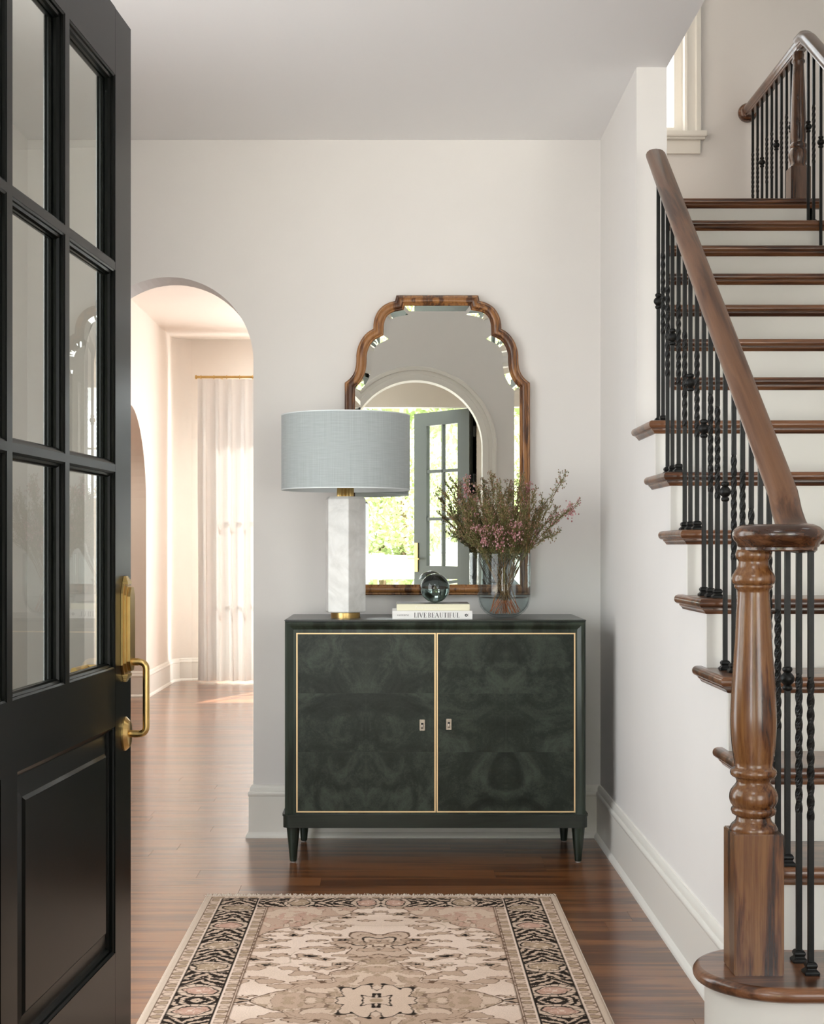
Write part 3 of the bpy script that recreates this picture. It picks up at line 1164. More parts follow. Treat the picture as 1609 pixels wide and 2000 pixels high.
# balusters: px of the bar in the frame, tread number, place on the tread
BL = [(1285.5, 8, 2), (1294.5, 8, 1), (1303.5, 7, 2), (1313, 7, 1), (1325, 7, 0), (1337, 6, 2), (1348, 6, 1), (1361, 6, 0), (1374.5, 5, 2), (1387.5, 5, 1), (1401, 5, 0),
      (1416, 4, 2), (1433, 4, 1), (1450, 4, 0), (1467, 3, 2), (1485, 3, 1), (1502, 3, 0), (1519, 2, 1.9), (1537.5, 2, 0.9), (1560, 1, 2.0), (1583, 1, 1.0)]
for i, (px, tn, k) in enumerate(BL):
    D = DN[tn] + 0.045 + 0.09 * k
    if tn == 1:
        D = 3.178 if k == 2.0 else 3.087
    if tn == 2:
        D = 3.353 if k > 1.5 else 3.27
    x = at(px, D)
    zt = rail_z(D) - 0.030 if D > 3.2 else VZ - 0.024
    kind = 'knuckle' if i % 3 == 0 or i == 8 else 'twist'
    if i == 9:
        kind = 'twist'
    if i in (18,):
        kind = 'knuckle'
    if i in (19, 20):
        kind = 'twist'
    zk = ZN[tn] + (zt - ZN[tn]) * 0.5
    kpy = {0: 588, 3: 658, 6: 747, 8: 837, 11: 960, 18: 1325}
    if i in kpy:
        zk = zat(kpy[i], D)
        kind = 'knuckle'
    elif kind == 'knuckle' and i in (9, 12):
        kind = 'twist'
    baluster(rail1, x, D, ZN[tn], zt, kind, zk)

# upper railing at the landing
rail2 = thing('landing_railing', (1.86, 6.85, ZN[15]), 'dark landing railing with iron balusters high on the upper right', 'railing')
GX, GZ = 1.872, 3.535
m = MB()
rail_sweep(m, [(GX, 7.93, GZ), (GX, 7.4, GZ), (GX, 6.80, GZ + 0.005)])
g_ = m.build('guard_rail', M['newel_dark'], parent=rail2, smooth=40)
m = MB()
m.lathe([(0.030, 7.905), (0.042, 7.912), (0.050, 7.925), (0.052, 7.94), (0.050, 7.95)], (GX, 0, GZ), n=28, axis=1)
for i_, v_ in enumerate(m.v):
    m.v[i_] = (v_[0], -v_[1], v_[2])
m.build('rosette', M['newel_dark'], parent=rail2, smooth=50)
m = MB()
rail_sweep(m, [(1.862, 6.86, GZ + 0.012), (1.860, 6.78, GZ + 0.006), (1.857, 6.70, GZ - 0.035), (1.85, 6.4, GZ - 0.225), (1.84, 5.4, GZ - 0.85)])
m.build('descending_rail', M['newel_dark'], parent=rail2, smooth=40)
UX, UY = 1.852, 6.86
m = MB()
up = [(0.045, 3.005), (0.043, 3.02), (0.036, 3.03), (0.040, 3.045), (0.046, 3.065), (0.045, 3.09), (0.036, 3.105), (0.040, 3.112), (0.040, 3.122), (0.033, 3.13),
      (0.037, 3.15), (0.037, 3.2), (0.034, 3.3), (0.029, 3.4), (0.026, 3.46), (0.025, 3.475), (0.031, 3.482), (0.031, 3.49), (0.026, 3.497), (0.028, 3.515), (0.024, 3.53)]
m.lathe([(r_ * 0.97, q - 0.05 if q < 3.4 else q - 0.03) for r_, q in up], (UX, UY, 0), n=28)
nu = m.build('newel_post', M['newel_upper'], parent=rail2, smooth=50)
m = MB()
m.box(UX - 0.046, UX + 0.046, UY - 0.046, UY + 0.046, ZN[15], 2.965)
m.build('newel_base', M['newel_upper'], parent=nu, bevel=(0.003, 2))
for i, px in enumerate((1470, 1479.3, 1488, 1497.3, 1507, 1516, 1526, 1536, 1545.5)):
    Y_ = GX * F / (px - 776)
    kk = {2: 3.19, 5: 3.20, 8: 3.21}.get(i)
    baluster(rail2, GX, Y_, ZN[15], GZ - 0.028, 'knuckle' if kk else 'twist', kk)
for i, (x, Y_, tn, kk) in enumerate(((1.852, 6.695, 14, 3.11), (1.850, 6.60, 14, None), (1.845, 6.472, 13, 2.98), (1.85, 6.36, 13, None), (1.85, 6.25, 13, None), (1.85, 6.15, 12, 2.7))):
    zt = GZ - 0.035 - 0.028 + (Y_ - 6.70) * 0.63
    baluster(rail2, x, Y_, ZN[tn], zt, 'knuckle' if kk else 'twist', kk)

# ------------------------------------------------------------------ the black door
LF = Vector((-0.637, 3.55))
dl = Vector((-0.07, -1.0)).normalized()       # from the free edge to the hinge
nl = Vector((dl.y, -dl.x)) * -1               # normal towards the hall (+x)
if nl.x < 0:
    nl = -nl


def dplace(u, w, z):
    """u from the free edge, w out of the face we see"""
    q = LF + dl * u + nl * w
    return (q.x, q.y, z)


def dbox(m, u0, u1, w0, w1, z0, z1_, mi=0):
    m.add([dplace(*p) for p in ((u0, w0, z0), (u1, w0, z0), (u1, w1, z0), (u0, w1, z0), (u0, w0, z1_), (u1, w0, z1_), (u1, w1, z1_), (u0, w1, z1_))],
          [(3, 2, 1, 0), (4, 5, 6, 7), (0, 1, 5, 4), (1, 2, 6, 5), (2, 3, 7, 6), (3, 0, 4, 7)], mi)


DW = 1.37
TH = 0.045
U = [(0.144, 0.506), (0.536, 0.862), (0.892, 1.226)]
ZR_ = [(0.936, 1.387), (1.404, 1.850), (1.868, 2.298)]
PN = [(0.144, 0.835), (0.925, 1.226)]
PZ = (0.283, 0.803)
ZD0, ZD1 = 0.008, 2.453
door = bpy.data.objects.new('door_1', None)
COL.objects.link(door)
door.location = dplace(DW, -TH / 2, ZD0)
struct(door, 'open black front door with glazed upper lights, brass handle, at left edge')
m = MB()
dbox(m, 0, U[0][0], -TH, 0, ZD0, ZD1)
m.build('stile', M['door'], parent=door, bevel=(0.0015, 1))
m = MB()
dbox(m, U[2][1], DW, -TH, 0, ZD0, ZD1)
m.build('stile', M['door'], parent=door, bevel=(0.0015, 1))
for (a, b) in ((ZD0, PZ[0]), (PZ[1], ZR_[0][0]), (ZR_[2][1], ZD1)):
    m = MB()
    dbox(m, U[0][0], U[2][1], -TH, 0, a, b)
    m.build('rail', M['door'], parent=door)
for (a, b) in ((U[0][1], U[1][0]), (U[1][1], U[2][0])):
    m = MB()
    dbox(m, a, b, -TH, 0, ZR_[0][0], ZR_[2][1])
    m.build('muntin', M['door'], parent=door)
for (a, b) in ((ZR_[0][1], ZR_[1][0]), (ZR_[1][1], ZR_[2][0])):
    for (c, d) in U:
        m = MB()
        dbox(m, c, d, -TH, 0, a, b)
        m.build('muntin', M['door'], parent=door)
m = MB()
dbox(m, PN[0][1], PN[1][0], -TH, 0, PZ[0], PZ[1])
m.build('stile', M['door'], parent=door)
STK = [(0, 0), (0.0, -0.001), (0.004, -0.003), (0.004, -0.008), (0.009, -0.010), (0.012, -0.015), (0.012, -0.021), (0.0, -0.021)]
STKB = [(0, -TH), (0.004, -TH + 0.003), (0.004, -TH + 0.008), (0.011, -TH + 0.013), (0.011, -TH + 0.019), (0, -TH + 0.019)]
for (a, b) in U:
    for (c, d) in ZR_:
        m = MB()
        for pr_ in (STK, STKB):
            # travel so that the left of the path points into the opening
            m.sweep(pr_, [(a, c), (b, c), (b, d), (a, d)], closed=True, place=lambda p, q, h: dplace(p, h, q))
        m.build('sticking', M['door'], parent=door)
        m = MB()
        dbox(m, a + 0.001, b - 0.001, -0.026, -0.0215, c + 0.001, d - 0.001)
        m.build('glass_pane', M['doorpane'], parent=door)
for (a, b) in PN:
    m = MB()
    pr_ = [(0, 0), (0.0, -0.002), (0.006, -0.005), (0.006, -0.011), (0.012, -0.014), (0.016, -0.018), (0.020, -0.018), (0.020, -0.030), (0, -0.030)]
    m.sweep(pr_, [(a, PZ[0]), (b, PZ[0]), (b, PZ[1]), (a, PZ[1])], closed=True, place=lambda p, q, h: dplace(p, h, q))
    m.build('sticking', M['door'], parent=door)
    m = MB()
    # raised field: flat border, bevel, plateau
    i0, i1, i2 = 0.018, 0.055, 0.062

    def ring(k, w):
        return [dplace(a + k, w, PZ[0] + k), dplace(b - k, w, PZ[0] + k), dplace(b - k, w, PZ[1] - k), dplace(a + k, w, PZ[1] - k)]
    lv = [ring(i0, -0.030), ring(i0, -0.018), ring(i1, -0.010), ring(i2, -0.005)]
    vs = [p for r0 in lv for p in r0]
    fs = [(3, 2, 1, 0), (12, 13, 14, 15)]
    for j in range(3):
        for k in range(4):
            fs.append((j * 4 + k, j * 4 + (k + 1) % 4, j * 4 + 4 + (k + 1) % 4, j * 4 + 4 + k))
    m.add(vs, fs)
    m.build('raised_panel', M['door'], parent=door)
# hardware
HU = 0.062
hd = bpy.data.objects.new('door_handle', None)
COL.objects.link(hd)
hd.parent = door
hd.matrix_parent_inverse = world(door).inverted()
hd['label'] = 'brushed brass entry handle with long backplate'


def octa(cu, cz, wd, hz, ch):
    return [(cu - wd + ch * 0.55, cz - hz), (cu + wd - ch * 0.55, cz - hz), (cu + wd, cz - hz + ch), (cu + wd, cz + hz - ch), (cu + wd - ch * 0.55, cz + hz), (cu - wd + ch * 0.55, cz + hz),
            (cu - wd, cz + hz - ch), (cu - wd, cz - hz + ch)]


m = MB()
zc_ = (1.130 + 0.915) / 2
for (wd, hz, h0, h1) in ((0.035, 0.106, 0, 0.006), (0.029, 0.102, 0.006, 0.012), (0.023, 0.098, 0.012, 0.020)):
    m.prism(octa(HU, zc_, wd, hz, 0.022), h0, h1, place=lambda a, b, h: dplace(a, h, b))
for k in range(4):
    m.prism(octa(HU, zc_ + 0.108 + 0.004 * k, 0.019 - 0.003 * k, 0.004, 0.001), 0, 0.013 - 0.002 * k, place=lambda a, b, h: dplace(a, h, b))
    m.prism(octa(HU, zc_ - 0.108 - 0.004 * k, 0.019 - 0.003 * k, 0.004, 0.001), 0, 0.013 - 0.002 * k, place=lambda a, b, h: dplace(a, h, b))
m.build('backplate', M['brass'], parent=hd, bevel=(0.001, 1))
m = MB()
zt_, zb_ = 0.945, 0.776
wx = 0.052
rc = 0.016
pth = [(HU, 0.012, zt_), (HU, wx - rc, zt_)]
for k in range(1, 7):
    a = PI / 2 * k / 6
    pth.append((HU, wx - rc + rc * math.sin(a), zt_ - rc + rc * math.cos(a)))
for k in range(0, 7):
    a = PI / 2 * k / 6
    pth.append((HU, wx - rc + rc * math.cos(a), zb_ + rc - rc * math.sin(a)))
pth.append((HU, 0.010, zb_))
m.tube([dplace(*p) for p in pth], 0.0080, n=16)
m.tube([dplace(HU, 0.014, zt_), dplace(HU, wx - 0.018, zt_)], 0.0087, n=16)
m.tube([dplace(HU, 0.010, zb_), dplace(HU, wx - 0.018, zb_)], 0.0087, n=16)
m.build('grip', M['brass'], parent=hd, smooth=45)
m = MB()
n_ = 36
for (r0, r1, h0, h1) in ((0.040, 0.040, 0, 0.004), (0.040, 0.031, 0.004, 0.013), (0.031, 0.029, 0.013, 0.014)):
    c0 = [dplace(HU + r0 * 0.72 * math.cos(2 * PI * k / n_), h0, zb_ + r0 * math.sin(2 * PI * k / n_)) for k in range(n_)]
    c1 = [dplace(HU + r1 * 0.72 * math.cos(2 * PI * k / n_), h1, zb_ + r1 * math.sin(2 * PI * k / n_)) for k in range(n_)]
    m.add(c0 + c1, [(k, (k + 1) % n_, n_ + (k + 1) % n_, n_ + k) for k in range(n_)] + [tuple(range(n_ - 1, -1, -1)), tuple(range(n_, 2 * n_))])
m.build('rose', M['brass'], parent=hd, smooth=35)
m = MB()
dbox(m, HU - 0.014, HU + 0.014, -TH - 0.010, -TH, 0.80, 1.02)
m.tube([dplace(HU, -TH - 0.005, 0.93), dplace(HU, -TH - 0.045, 0.93), dplace(HU + 0.09, -TH - 0.05, 0.93)], 0.008, n=12)
m.build('rear_lever', M['brass'], parent=hd)
for zz in (0.25, 1.2, 2.2):
    m = MB()
    p_ = dplace(DW + 0.006, 0.003, zz)
    m.lathe([(0.007, zz - 0.05), (0.007, zz + 0.05)], (p_[0], p_[1], 0), n=12)
    m.build('hinge', M['brass'], parent=door)

# ------------------------------------------------------------------ the outer door (seen in the mirror)
FH = Vector((0.71, -1.62))
FF = Vector((0.20, -2.25))
d2 = (FF - FH).normalized()
n2 = Vector((-d2.y, d2.x))
if n2.y < 0:
    n2 = -n2
W2 = (FF - FH).length


def d2box(m, u0, u1, w0, w1, z0, z1_, mi=0):
    def pl(u, w, z):
        q = FH + d2 * u + n2 * w
        return (q.x, q.y, z)
    m.add([pl(*p) for p in ((u0, w0, z0), (u1, w0, z0), (u1, w1, z0), (u0, w1, z0), (u0, w0, z1_), (u1, w0, z1_), (u1, w1, z1_), (u0, w1, z1_))],
          [(3, 2, 1, 0), (4, 5, 6, 7), (0, 1, 5, 4), (1, 2, 6, 5), (2, 3, 7, 6), (3, 0, 4, 7)], mi)


door2 = bpy.data.objects.new('door_2', None)
COL.objects.link(door2)
struct(door2, 'dark green glazed outer door standing open, seen in the mirror')
cols2 = [(0.165, 0.385), (0.405, 0.625)]
rows2 = [(1.03, 1.47), (1.50, 1.93), (1.96, 2.39)]
for (a, b, c, d) in ((0, cols2[0][0], 0.01, 2.52), (cols2[1][1], W2, 0.01, 2.52), (cols2[0][0], cols2[1][1], 0.01, rows2[0][0]), (cols2[0][0], cols2[1][1], rows2[2][1], 2.52)):
    m = MB()
    d2box(m, a, b, 0, 0.045, c, d)
    m.build('stile' if (d > 2.5 and c < 0.1) else 'rail', M['door2'], parent=door2)
m = MB()
d2box(m, cols2[0][1], cols2[1][0], 0.004, 0.041, rows2[0][0], rows2[2][1])
m.build('muntin', M['door2'], parent=door2)
for k in (0, 1):
    m = MB()
    d2box(m, cols2[0][0], cols2[1][1], 0.004, 0.041, rows2[k][1], rows2[k + 1][0])
    m.build('muntin', M['door2'], parent=door2)
for (a, b) in cols2:
    for (c, d) in rows2:
        m = MB()
        d2box(m, a, b, 0.02, 0.025, c, d)
        m.build('glass_pane', M['pane'], parent=door2)
m = MB()
d2box(m, W2 - 0.065, W2 - 0.012, 0.045, 0.055, 0.97, 1.255)
d2box(m, W2 - 0.12, W2 + 0.05, 0.075, 0.09, 1.09, 1.105)
d2box(m, W2 - 0.045, W2 - 0.03, 0.05, 0.08, 1.09, 1.105)
m.build('lever_handle', M['brass'], parent=door2)
for zz in (0.4, 1.85, 2.3):
    m = MB()
    m.lathe([(0.012, zz - 0.05), (0.012, zz + 0.05)], (0.725, -1.575, 0), n=10)
    m.build('hinge', M['iron'], parent=door2)
m = MB()
m.box(0.68, 0.745, -1.60, -1.74, 0, 2.53)
m.build('door_jamb', M['door'], parent=door2)

# ------------------------------------------------------------------ cabinet
CX0, CX1 = at(555, 5.69), at(1145, 5.69)
CYF, CYK = 5.69, 6.175
CZT = zat(1210.5, 5.69)
cab = thing('sideboard_cabinet', ((CX0 + CX1) / 2, (CYF + CYK) / 2, 0), 'dark green two-door cabinet with gold-edged doors and tapered legs under the mirror', 'cabinet')
zd0, zd1 = zat(1587, 5.70), zat(1236, 5.70)
zb0, zb1 = zat(1617, 5.69), zat(1592, 5.69)


def rrect(x0, x1, y0, y1, r, n=6):
    out = []
    for (cx, cy, a0) in ((x1 - r, y1 - r, 0), (x0 + r, y1 - r, 90), (x0 + r, y0 + r, 180), (x1 - r, y0 + r, 270)):
        out += arc(cx, cy, r, a0, a0 + 90, n)
    return out


# top slab, thin, with a fine edge
m = MB()
m.box(CX0, CX1, CYF, CYK, CZT - 0.007, CZT)
m.build('top', M['greenx'], parent=cab, bevel=(0.0025, 2))
# carcass body behind the frame
m = MB()
m.prism(rrect(CX0 + 0.004, CX1 - 0.004, CYF + 0.012, CYK - 0.005, 0.022), zb1, CZT - 0.007)
body = m.build('body', M['green'], parent=cab, smooth=35)
# face frame: mitred moulding sloping in to the doors
fx0, fx1 = at(578, 5.70), at(1124, 5.70)
m = MB()
o_ = 0.0
x0f, x1f, z0f, z1f = CX0 + 0.002, CX1 - 0.002, zb1 - 0.002, CZT - 0.006
tw = (fx0 - x0f)
prf = [(0, -0.03), (0, 0.001), (0.003, 0.006), (0.008, 0.0085), (0.013, 0.0075), (0.020, 0.003), (0.030, -0.003), (0.040, -0.008), (tw, -0.010), (tw, -0.03)]
# jambs and head as one mitred run, open at the bottom
pth = [(x1f, z0f), (x1f, z1f), (x0f, z1f), (x0f, z0f)]
m.sweep(prf, pth, place=lambda a, b, h: (a, CYF + 0.008 - h, b))
m.build('face_frame', M['green'], parent=cab, smooth=30)
# plinth
m = MB()
m.prism(rrect(CX0 - 0.006, CX1 + 0.006, CYF - 0.004, CYK, 0.03), zb0, zb1 - 0.004)
m.build('plinth', M['greenx'], parent=cab, smooth=35)
m = MB()
m.prism(rrect(CX0 - 0.009, CX1 + 0.009, CYF - 0.007, CYK, 0.032), zb1 - 0.006, zb1 + 0.002)
m.build('plinth_lip', M['greenx'], parent=cab, smooth=35)
# doors
xm = at(851.5, 5.70)
dy = CYF + 0.014
for side, (a, b) in enumerate(((fx0 + 0.001, xm - 0.0015), (xm + 0.0015, fx1 - 0.001))):
    m = MB()
    m.box(a, b, dy, dy + 0.012, zd0, zd1)
    dr = m.build('door', M['greenx'], parent=cab)
    m = MB()
    g = 0.0052
    m.sweep([(0, -0.002), (0, 0.004), (g, 0.004), (g, -0.002)], [(a, zd0), (b, zd0), (b, zd1), (a, zd1)], closed=True, place=lambda p, q, h: (p, dy - h, q))
    m.build('gold_edging', M['gold'], parent=dr)
    ia, ib, ic, id_ = a + g + 0.0008, b - g - 0.0008, zd0 + g + 0.0008, zd1 - g - 0.0008
    for i in range(2):
        for j in range(3):
            pa, pb = ia + (ib - ia) * i / 2, ia + (ib - ia) * (i + 1) / 2
            pc, pd = ic + (id_ - ic) * j / 3, ic + (id_ - ic) * (j + 1) / 3
            m = MB()
            q = 0.00025
            hw_, hh_ = pb - pa, (pd - pc) / 2 - q
            oz = 0.9 * j + 3.1 * side          # a different cut of burl in each row
            m.box(q, hw_ - q, -0.0015, 0.0015, oz - hh_, oz + hh_)
            vp = m.build('veneer_panel', M['veneer'])
            vp.parent = dr
            # book-matched about the middle seam of the door
            vp.location = (ia + (ib - ia) / 2, dy - 0.0015, (pc + pd) / 2 - oz)
            vp.scale = (1 if i else -1, 1, 1)
    kx = at(824.5 if side == 0 else 876.5, 5.69)
    kz = zat(1416.5 if side == 0 else 1415, 5.69)
    m = MB()
    m.box(kx - 0.0100, kx + 0.0100, dy - 0.012, dy - 0.002, kz - 0.021, kz + 0.021)
    kn = m.build('pull', M['pewter'], parent=dr, bevel=(0.0012, 2))
for side in (0, 1):
    kx = at(824.5 if side == 0 else 876.5, 5.69)
    kz = zat(1416.5 if side == 0 else 1415, 5.69)
    m = MB()
    m.box(kx - 0.0045, kx + 0.0045, dy - 0.0128, dy - 0.0118, kz - 0.0135, kz + 0.009)  # black slab on the pull, its colour stands in for shade in a recess
    m.build('pull_recess_shade', M['black'], parent=cab)
    m = MB()
    m.lathe([(0.0035, -0.010), (0.0045, -0.006), (0.0045, 0.001), (0.0025, 0.004)], (kx, dy - 0.014, kz - 0.001), n=12)
    m.build('pull_pin', M['pewter'], parent=cab, smooth=45)
# legs
for (lx, ly) in ((at(572.5, 5.72), 5.722), (at(1129, 5.72), 5.722), (at(593.5, 6.12), 6.12), (at(1101, 6.12), 6.12)):
    m = MB()
    m.lathe([(0.0105, 0.004), (0.0135, 0.007), (0.0145, 0.02), (0.0215, 0.09), (0.0262, zb0 + 0.001)], (lx, ly, 0), n=20)
    lg = m.build('leg', M['green'], parent=cab, smooth=40)
    m = MB()
    m.lathe([(0.010, 0.0), (0.010, 0.0045)], (lx, ly, 0), n=14)
    m.build('foot_pad', M['hardwarepad'], parent=lg)

# ------------------------------------------------------------------ lamp
LX, LY = at(674.5, 5.89), 5.89
lamp = thing('table_lamp', (LX, LY, CZT), 'table lamp with faceted white alabaster column and wide pale blue-grey linen drum shade', 'lamp')
m = MB()
m.lathe([(0.058, CZT), (0.058, CZT + 0.019), (0.055, CZT + 0.021)], (LX, LY, 0), n=40)
m.build('base_ring', M['brass'], parent=lamp, smooth=40)
m = MB()
ct = zat(970.5, 5.89)
R8 = 0.0855
m.lathe([(R8 * 0.97, CZT + 0.021), (R8, CZT + 0.025), (R8, ct - 0.010), (R8 * 0.90, ct)], (LX, LY, 0), n=6, phase=0.667)
m.build('column', M['alabaster'], parent=lamp, bevel=(0.0012, 2))
m = MB()
pr_ = []
nf = 16
for zz, rr in ((ct, 0.0335), (ct + 0.034, 0.0335), (ct + 0.040, 0.026)):
    pr_.append((zz, rr))
vs = []
nn = nf * 6
for zz, rr in pr_:
    for k in range(nn):
        a = 2 * PI * k / nn
        q = rr * (1 - 0.17 * (0.5 - 0.5 * math.cos(nf * a)) ** 0.7)
        vs.append((LX + q * math.cos(a), LY + q * math.sin(a), zz))
fs = [(j * nn + k, j * nn + (k + 1) % nn, (j + 1) * nn + (k + 1) % nn, (j + 1) * nn + k) for j in range(2) for k in range(nn)] + [tuple(range(nn - 1, -1, -1)), tuple(range(2 * nn, 3 * nn))]
m.add(vs, fs)
m.build('fluted_neck', M['brass'], parent=lamp, smooth=60)
m = MB()
m.tube([(LX, LY, ct + 0.03), (LX, LY, ct + 0.22)], 0.006, n=10)
m.tube([(LX, LY, ct + 0.09), (LX, LY, ct + 0.14)], 0.018, n=16)
m.build('socket', M['brass'], parent=lamp)
m = MB()
m.lathe([(0.012, ct + 0.14), (0.02, ct + 0.16), (0.03, ct + 0.19), (0.03, ct + 0.21), (0.018, ct + 0.235), (0.005, ct + 0.242)], (LX, LY, 0), n=20)
m.build('bulb', M['white'], parent=lamp, smooth=True)
SR = 0.2545
sx_ = at(675, 5.89)
s0, s1 = 1.441, 1.734
m = MB()
nn = 96
me_v, me_f = [], []
for (rr, zz) in ((SR, s0), (SR, s1), (SR - 0.0022, s1), (SR - 0.0022, s0)):
    for k in range(nn):
        a = 2 * PI * k / nn
        me_v.append((sx_ + rr * math.cos(a), LY + rr * math.sin(a), zz))
for j in range(4):
    for k in range(nn):
        me_f.append((j * nn + k, j * nn + (k + 1) % nn, ((j + 1) % 4) * nn + (k + 1) % nn, ((j + 1) % 4) * nn + k))
m.add(me_v, me_f)
m.m = [1 if (j == 2) else 0 for j in range(4) for k in range(nn)]
sh = m.build('lamp_shade', [M['shade'], M['shadein']], parent=lamp, smooth=40, recalc=False)
uvl = sh.data.uv_layers.new(name='UVMap')
for poly in sh.data.polygons:
    ks = [sh.data.loops[li].vertex_index for li in poly.loop_indices]
    aa = [k % nn for k in ks]
    for li, vi, a in zip(poly.loop_indices, ks, aa):
        if max(aa) - min(aa) > nn / 2 and a < nn / 2:
            a += nn
        uvl.data[li].uv = (a / nn * 1.6, sh.data.vertices[vi].co.z)
for zz in (s0, s1):
    m = MB()
    m.lathe([(SR + 0.0006, zz - 0.002), (SR + 0.0012, zz), (SR + 0.0006, zz + 0.002), (SR - 0.003, zz + 0.002), (SR - 0.003, zz - 0.002), (SR + 0.0006, zz - 0.002)], (sx_, LY, 0), n=96)
    m.f = m.f[:-2]
    m.m = m.m[:-2]
    m.build('shade_trim', M['shadein'], parent=sh, smooth=40)
m = MB()
for k in range(3):
    a = 2 * PI * k / 3 + 0.5
    m.tube([(sx_, LY, s1 - 0.04), (sx_ + (SR - 0.003) * math.cos(a), LY + (SR - 0.003) * math.sin(a), s1 - 0.01)], 0.002, n=6)
m.tube([(sx_, LY, ct + 0.2), (sx_, LY, s1 - 0.03)], 0.004, n=8)
m.build('shade_spider', M['brass'], parent=lamp)

# ------------------------------------------------------------------ mirror
MY = 6.17     # front plane of the frame


def mxz(zx, zy):
    """crop coordinates of the mirror study -> metres"""
    return (at(zx / 3.225 + 660, MY), zat(zy / 3.225 + 560, MY))


def bez(p0, p1, p2, p3, n):
    out = []
    for i in range(1, n + 1):
        t = i / n
        out.append(tuple((1 - t) ** 3 * a + 3 * (1 - t) ** 2 * t * b + 3 * (1 - t) * t * t * c + t ** 3 * d for a, b, c, d in zip(p0, p1, p2, p3)))
    return out


half = [(626, 50), (885, 50), (893, 86)]
half += bez((893, 86), (960, 96), (1020, 140), (1030, 235), 14)
half += [(1031, 262)]
half += bez((1031, 262), (1085, 285), (1130, 345), (1138, 430), 12)
half += bez((1138, 430), (1136, 520), (1150, 560), (1211, 602), 12)
half += [(1213, 1943)]
cxm = 626.0
right = half
left = [(2 * cxm - a, b) for a, b in reversed(half[1:])]
outline = [mxz(a, b) for a, b in right + left]
# clean duplicates
ol = []
for p in outline:
    if not ol or (Vector(p) - Vector(ol[-1])).length > 1e-4:
        ol.append(p)
outline = ol
mir = thing('wall_mirror', (at(854, MY), MY, CZT + 0.07), 'wooden framed wall mirror with a stepped scalloped arch top', 'mirror')
FWD = 0.044
mp_ = lambda a, b, h: (a, MY + 0.022 - h, b)
prf = [(0, -0.027), (0, 0.006), (-0.002, 0.010), (-0.006, 0.013), (-0.009, 0.0125), (-0.013, 0.018), (-0.020, 0.022), (-0.027, 0.0215), (-0.033, 0.017), (-0.036, 0.0125), (-0.039, 0.013),
       (-0.042, 0.011), (-0.044, 0.007), (-0.044, -0.027)]
# outline travels clockwise (right side downwards): left of travel points outwards
# so negative offsets go inwards
m = MB()
m.sweep(prf, outline, closed=True, place=mp_)
fr = m.build('frame', M['mirrorwood'], parent=mir, smooth=38)


def offset_loop(pts, d):
    P = [Vector(p) for p in pts]
    n = len(P)
    out = []
    for i in range(n):
        a = (P[i] - P[i - 1]).normalized()
        b = (P[(i + 1) % n] - P[i]).normalized()
        na, nb = Vector((-a.y, a.x)), Vector((-b.y, b.x))
        mv = na + nb
        mv = mv / max(0.25, mv.dot(na))
        out.append(P[i] + mv * d)
    return out


i1 = offset_loop(outline, -0.0435)
i2 = offset_loop(outline, -0.066)
m = MB()
n_ = len(i1)
m.add([mp_(p.x, p.y, 0.0072) for p in i1] + [mp_(p.x, p.y, 0.0057) for p in i2], [(k, (k + 1) % n_, n_ + (k + 1) % n_, n_ + k) for k in range(n_)])
m.build('bevelled_edge', M['mirror'], parent=mir, recalc=False)
# the plate itself: level strips (the outline only narrows upwards)
hp = [mxz(a, b) for a, b in right]
cxw = mxz(cxm, 0)[0]
lv = []
for (hx, hz) in hp[1:]:
    lv.append((hx - cxw - 0.034, hz))
lv[-1] = (lv[-1][0], lv[-1][1] + 0.034)
lv[0] = (lv[0][0], lv[0][1] - 0.034)
lv = [lv[0]] + [q for q in lv[1:] if q[1] < lv[0][1] - 0.002]
m = MB()
for (wa, za), (wb, zb_2) in zip(lv[:-1], lv[1:]):
    m.add([mp_(cxw - wb, zb_2, 0.0055), mp_(cxw + wb, zb_2, 0.0055), mp_(cxw + wa, za, 0.0055), mp_(cxw - wa, za, 0.0055)], [(0, 1, 2, 3)])
m.build('mirror_glass', M['mirror'], parent=mir, recalc=False)

# ------------------------------------------------------------------ books and ball


def book(name, x0, x1, y0, y1, z0, z1_, cover, label, top=None):
    root = thing(name, ((x0 + x1) / 2, (y0 + y1) / 2, z0), label, 'book', 'books stacked on the green cabinet')
    t = 0.0022
    m_ = MB()
    m_.box(x0, x1, y0, y1, z0, z0 + t)
    m_.box(x0, x1, y0, y1, z1_ - t, z1_, 1)
    m_.box(x0, x1, y0, y0 + t, z0 + t, z1_ - t)
    m_.build('cover', [cover, top or cover], parent=root, bevel=(0.0006, 1))
    m_ = MB()
    m_.box(x0 + 0.004, x1 - 0.004, y0 + t, y1 - 0.004, z0 + t, z1_ - t)
    m_.build('pages', M['pages'], parent=root)
    return root


BY = 5.715
bk1 = book('book', at(766, BY), at(922.5, BY), BY, BY + 0.24, CZT, CZT + 0.0335, M['white'], 'large white book with LIVE BEAUTIFUL on its spine, lower of two')
bk2 = book('book', at(774.5, BY), at(917.5, BY), BY + 0.006, BY + 0.215, CZT + 0.0338, CZT + 0.060, M['cream'], 'pale yellow book with black cover lying on the white book', top=M['blackcover'])


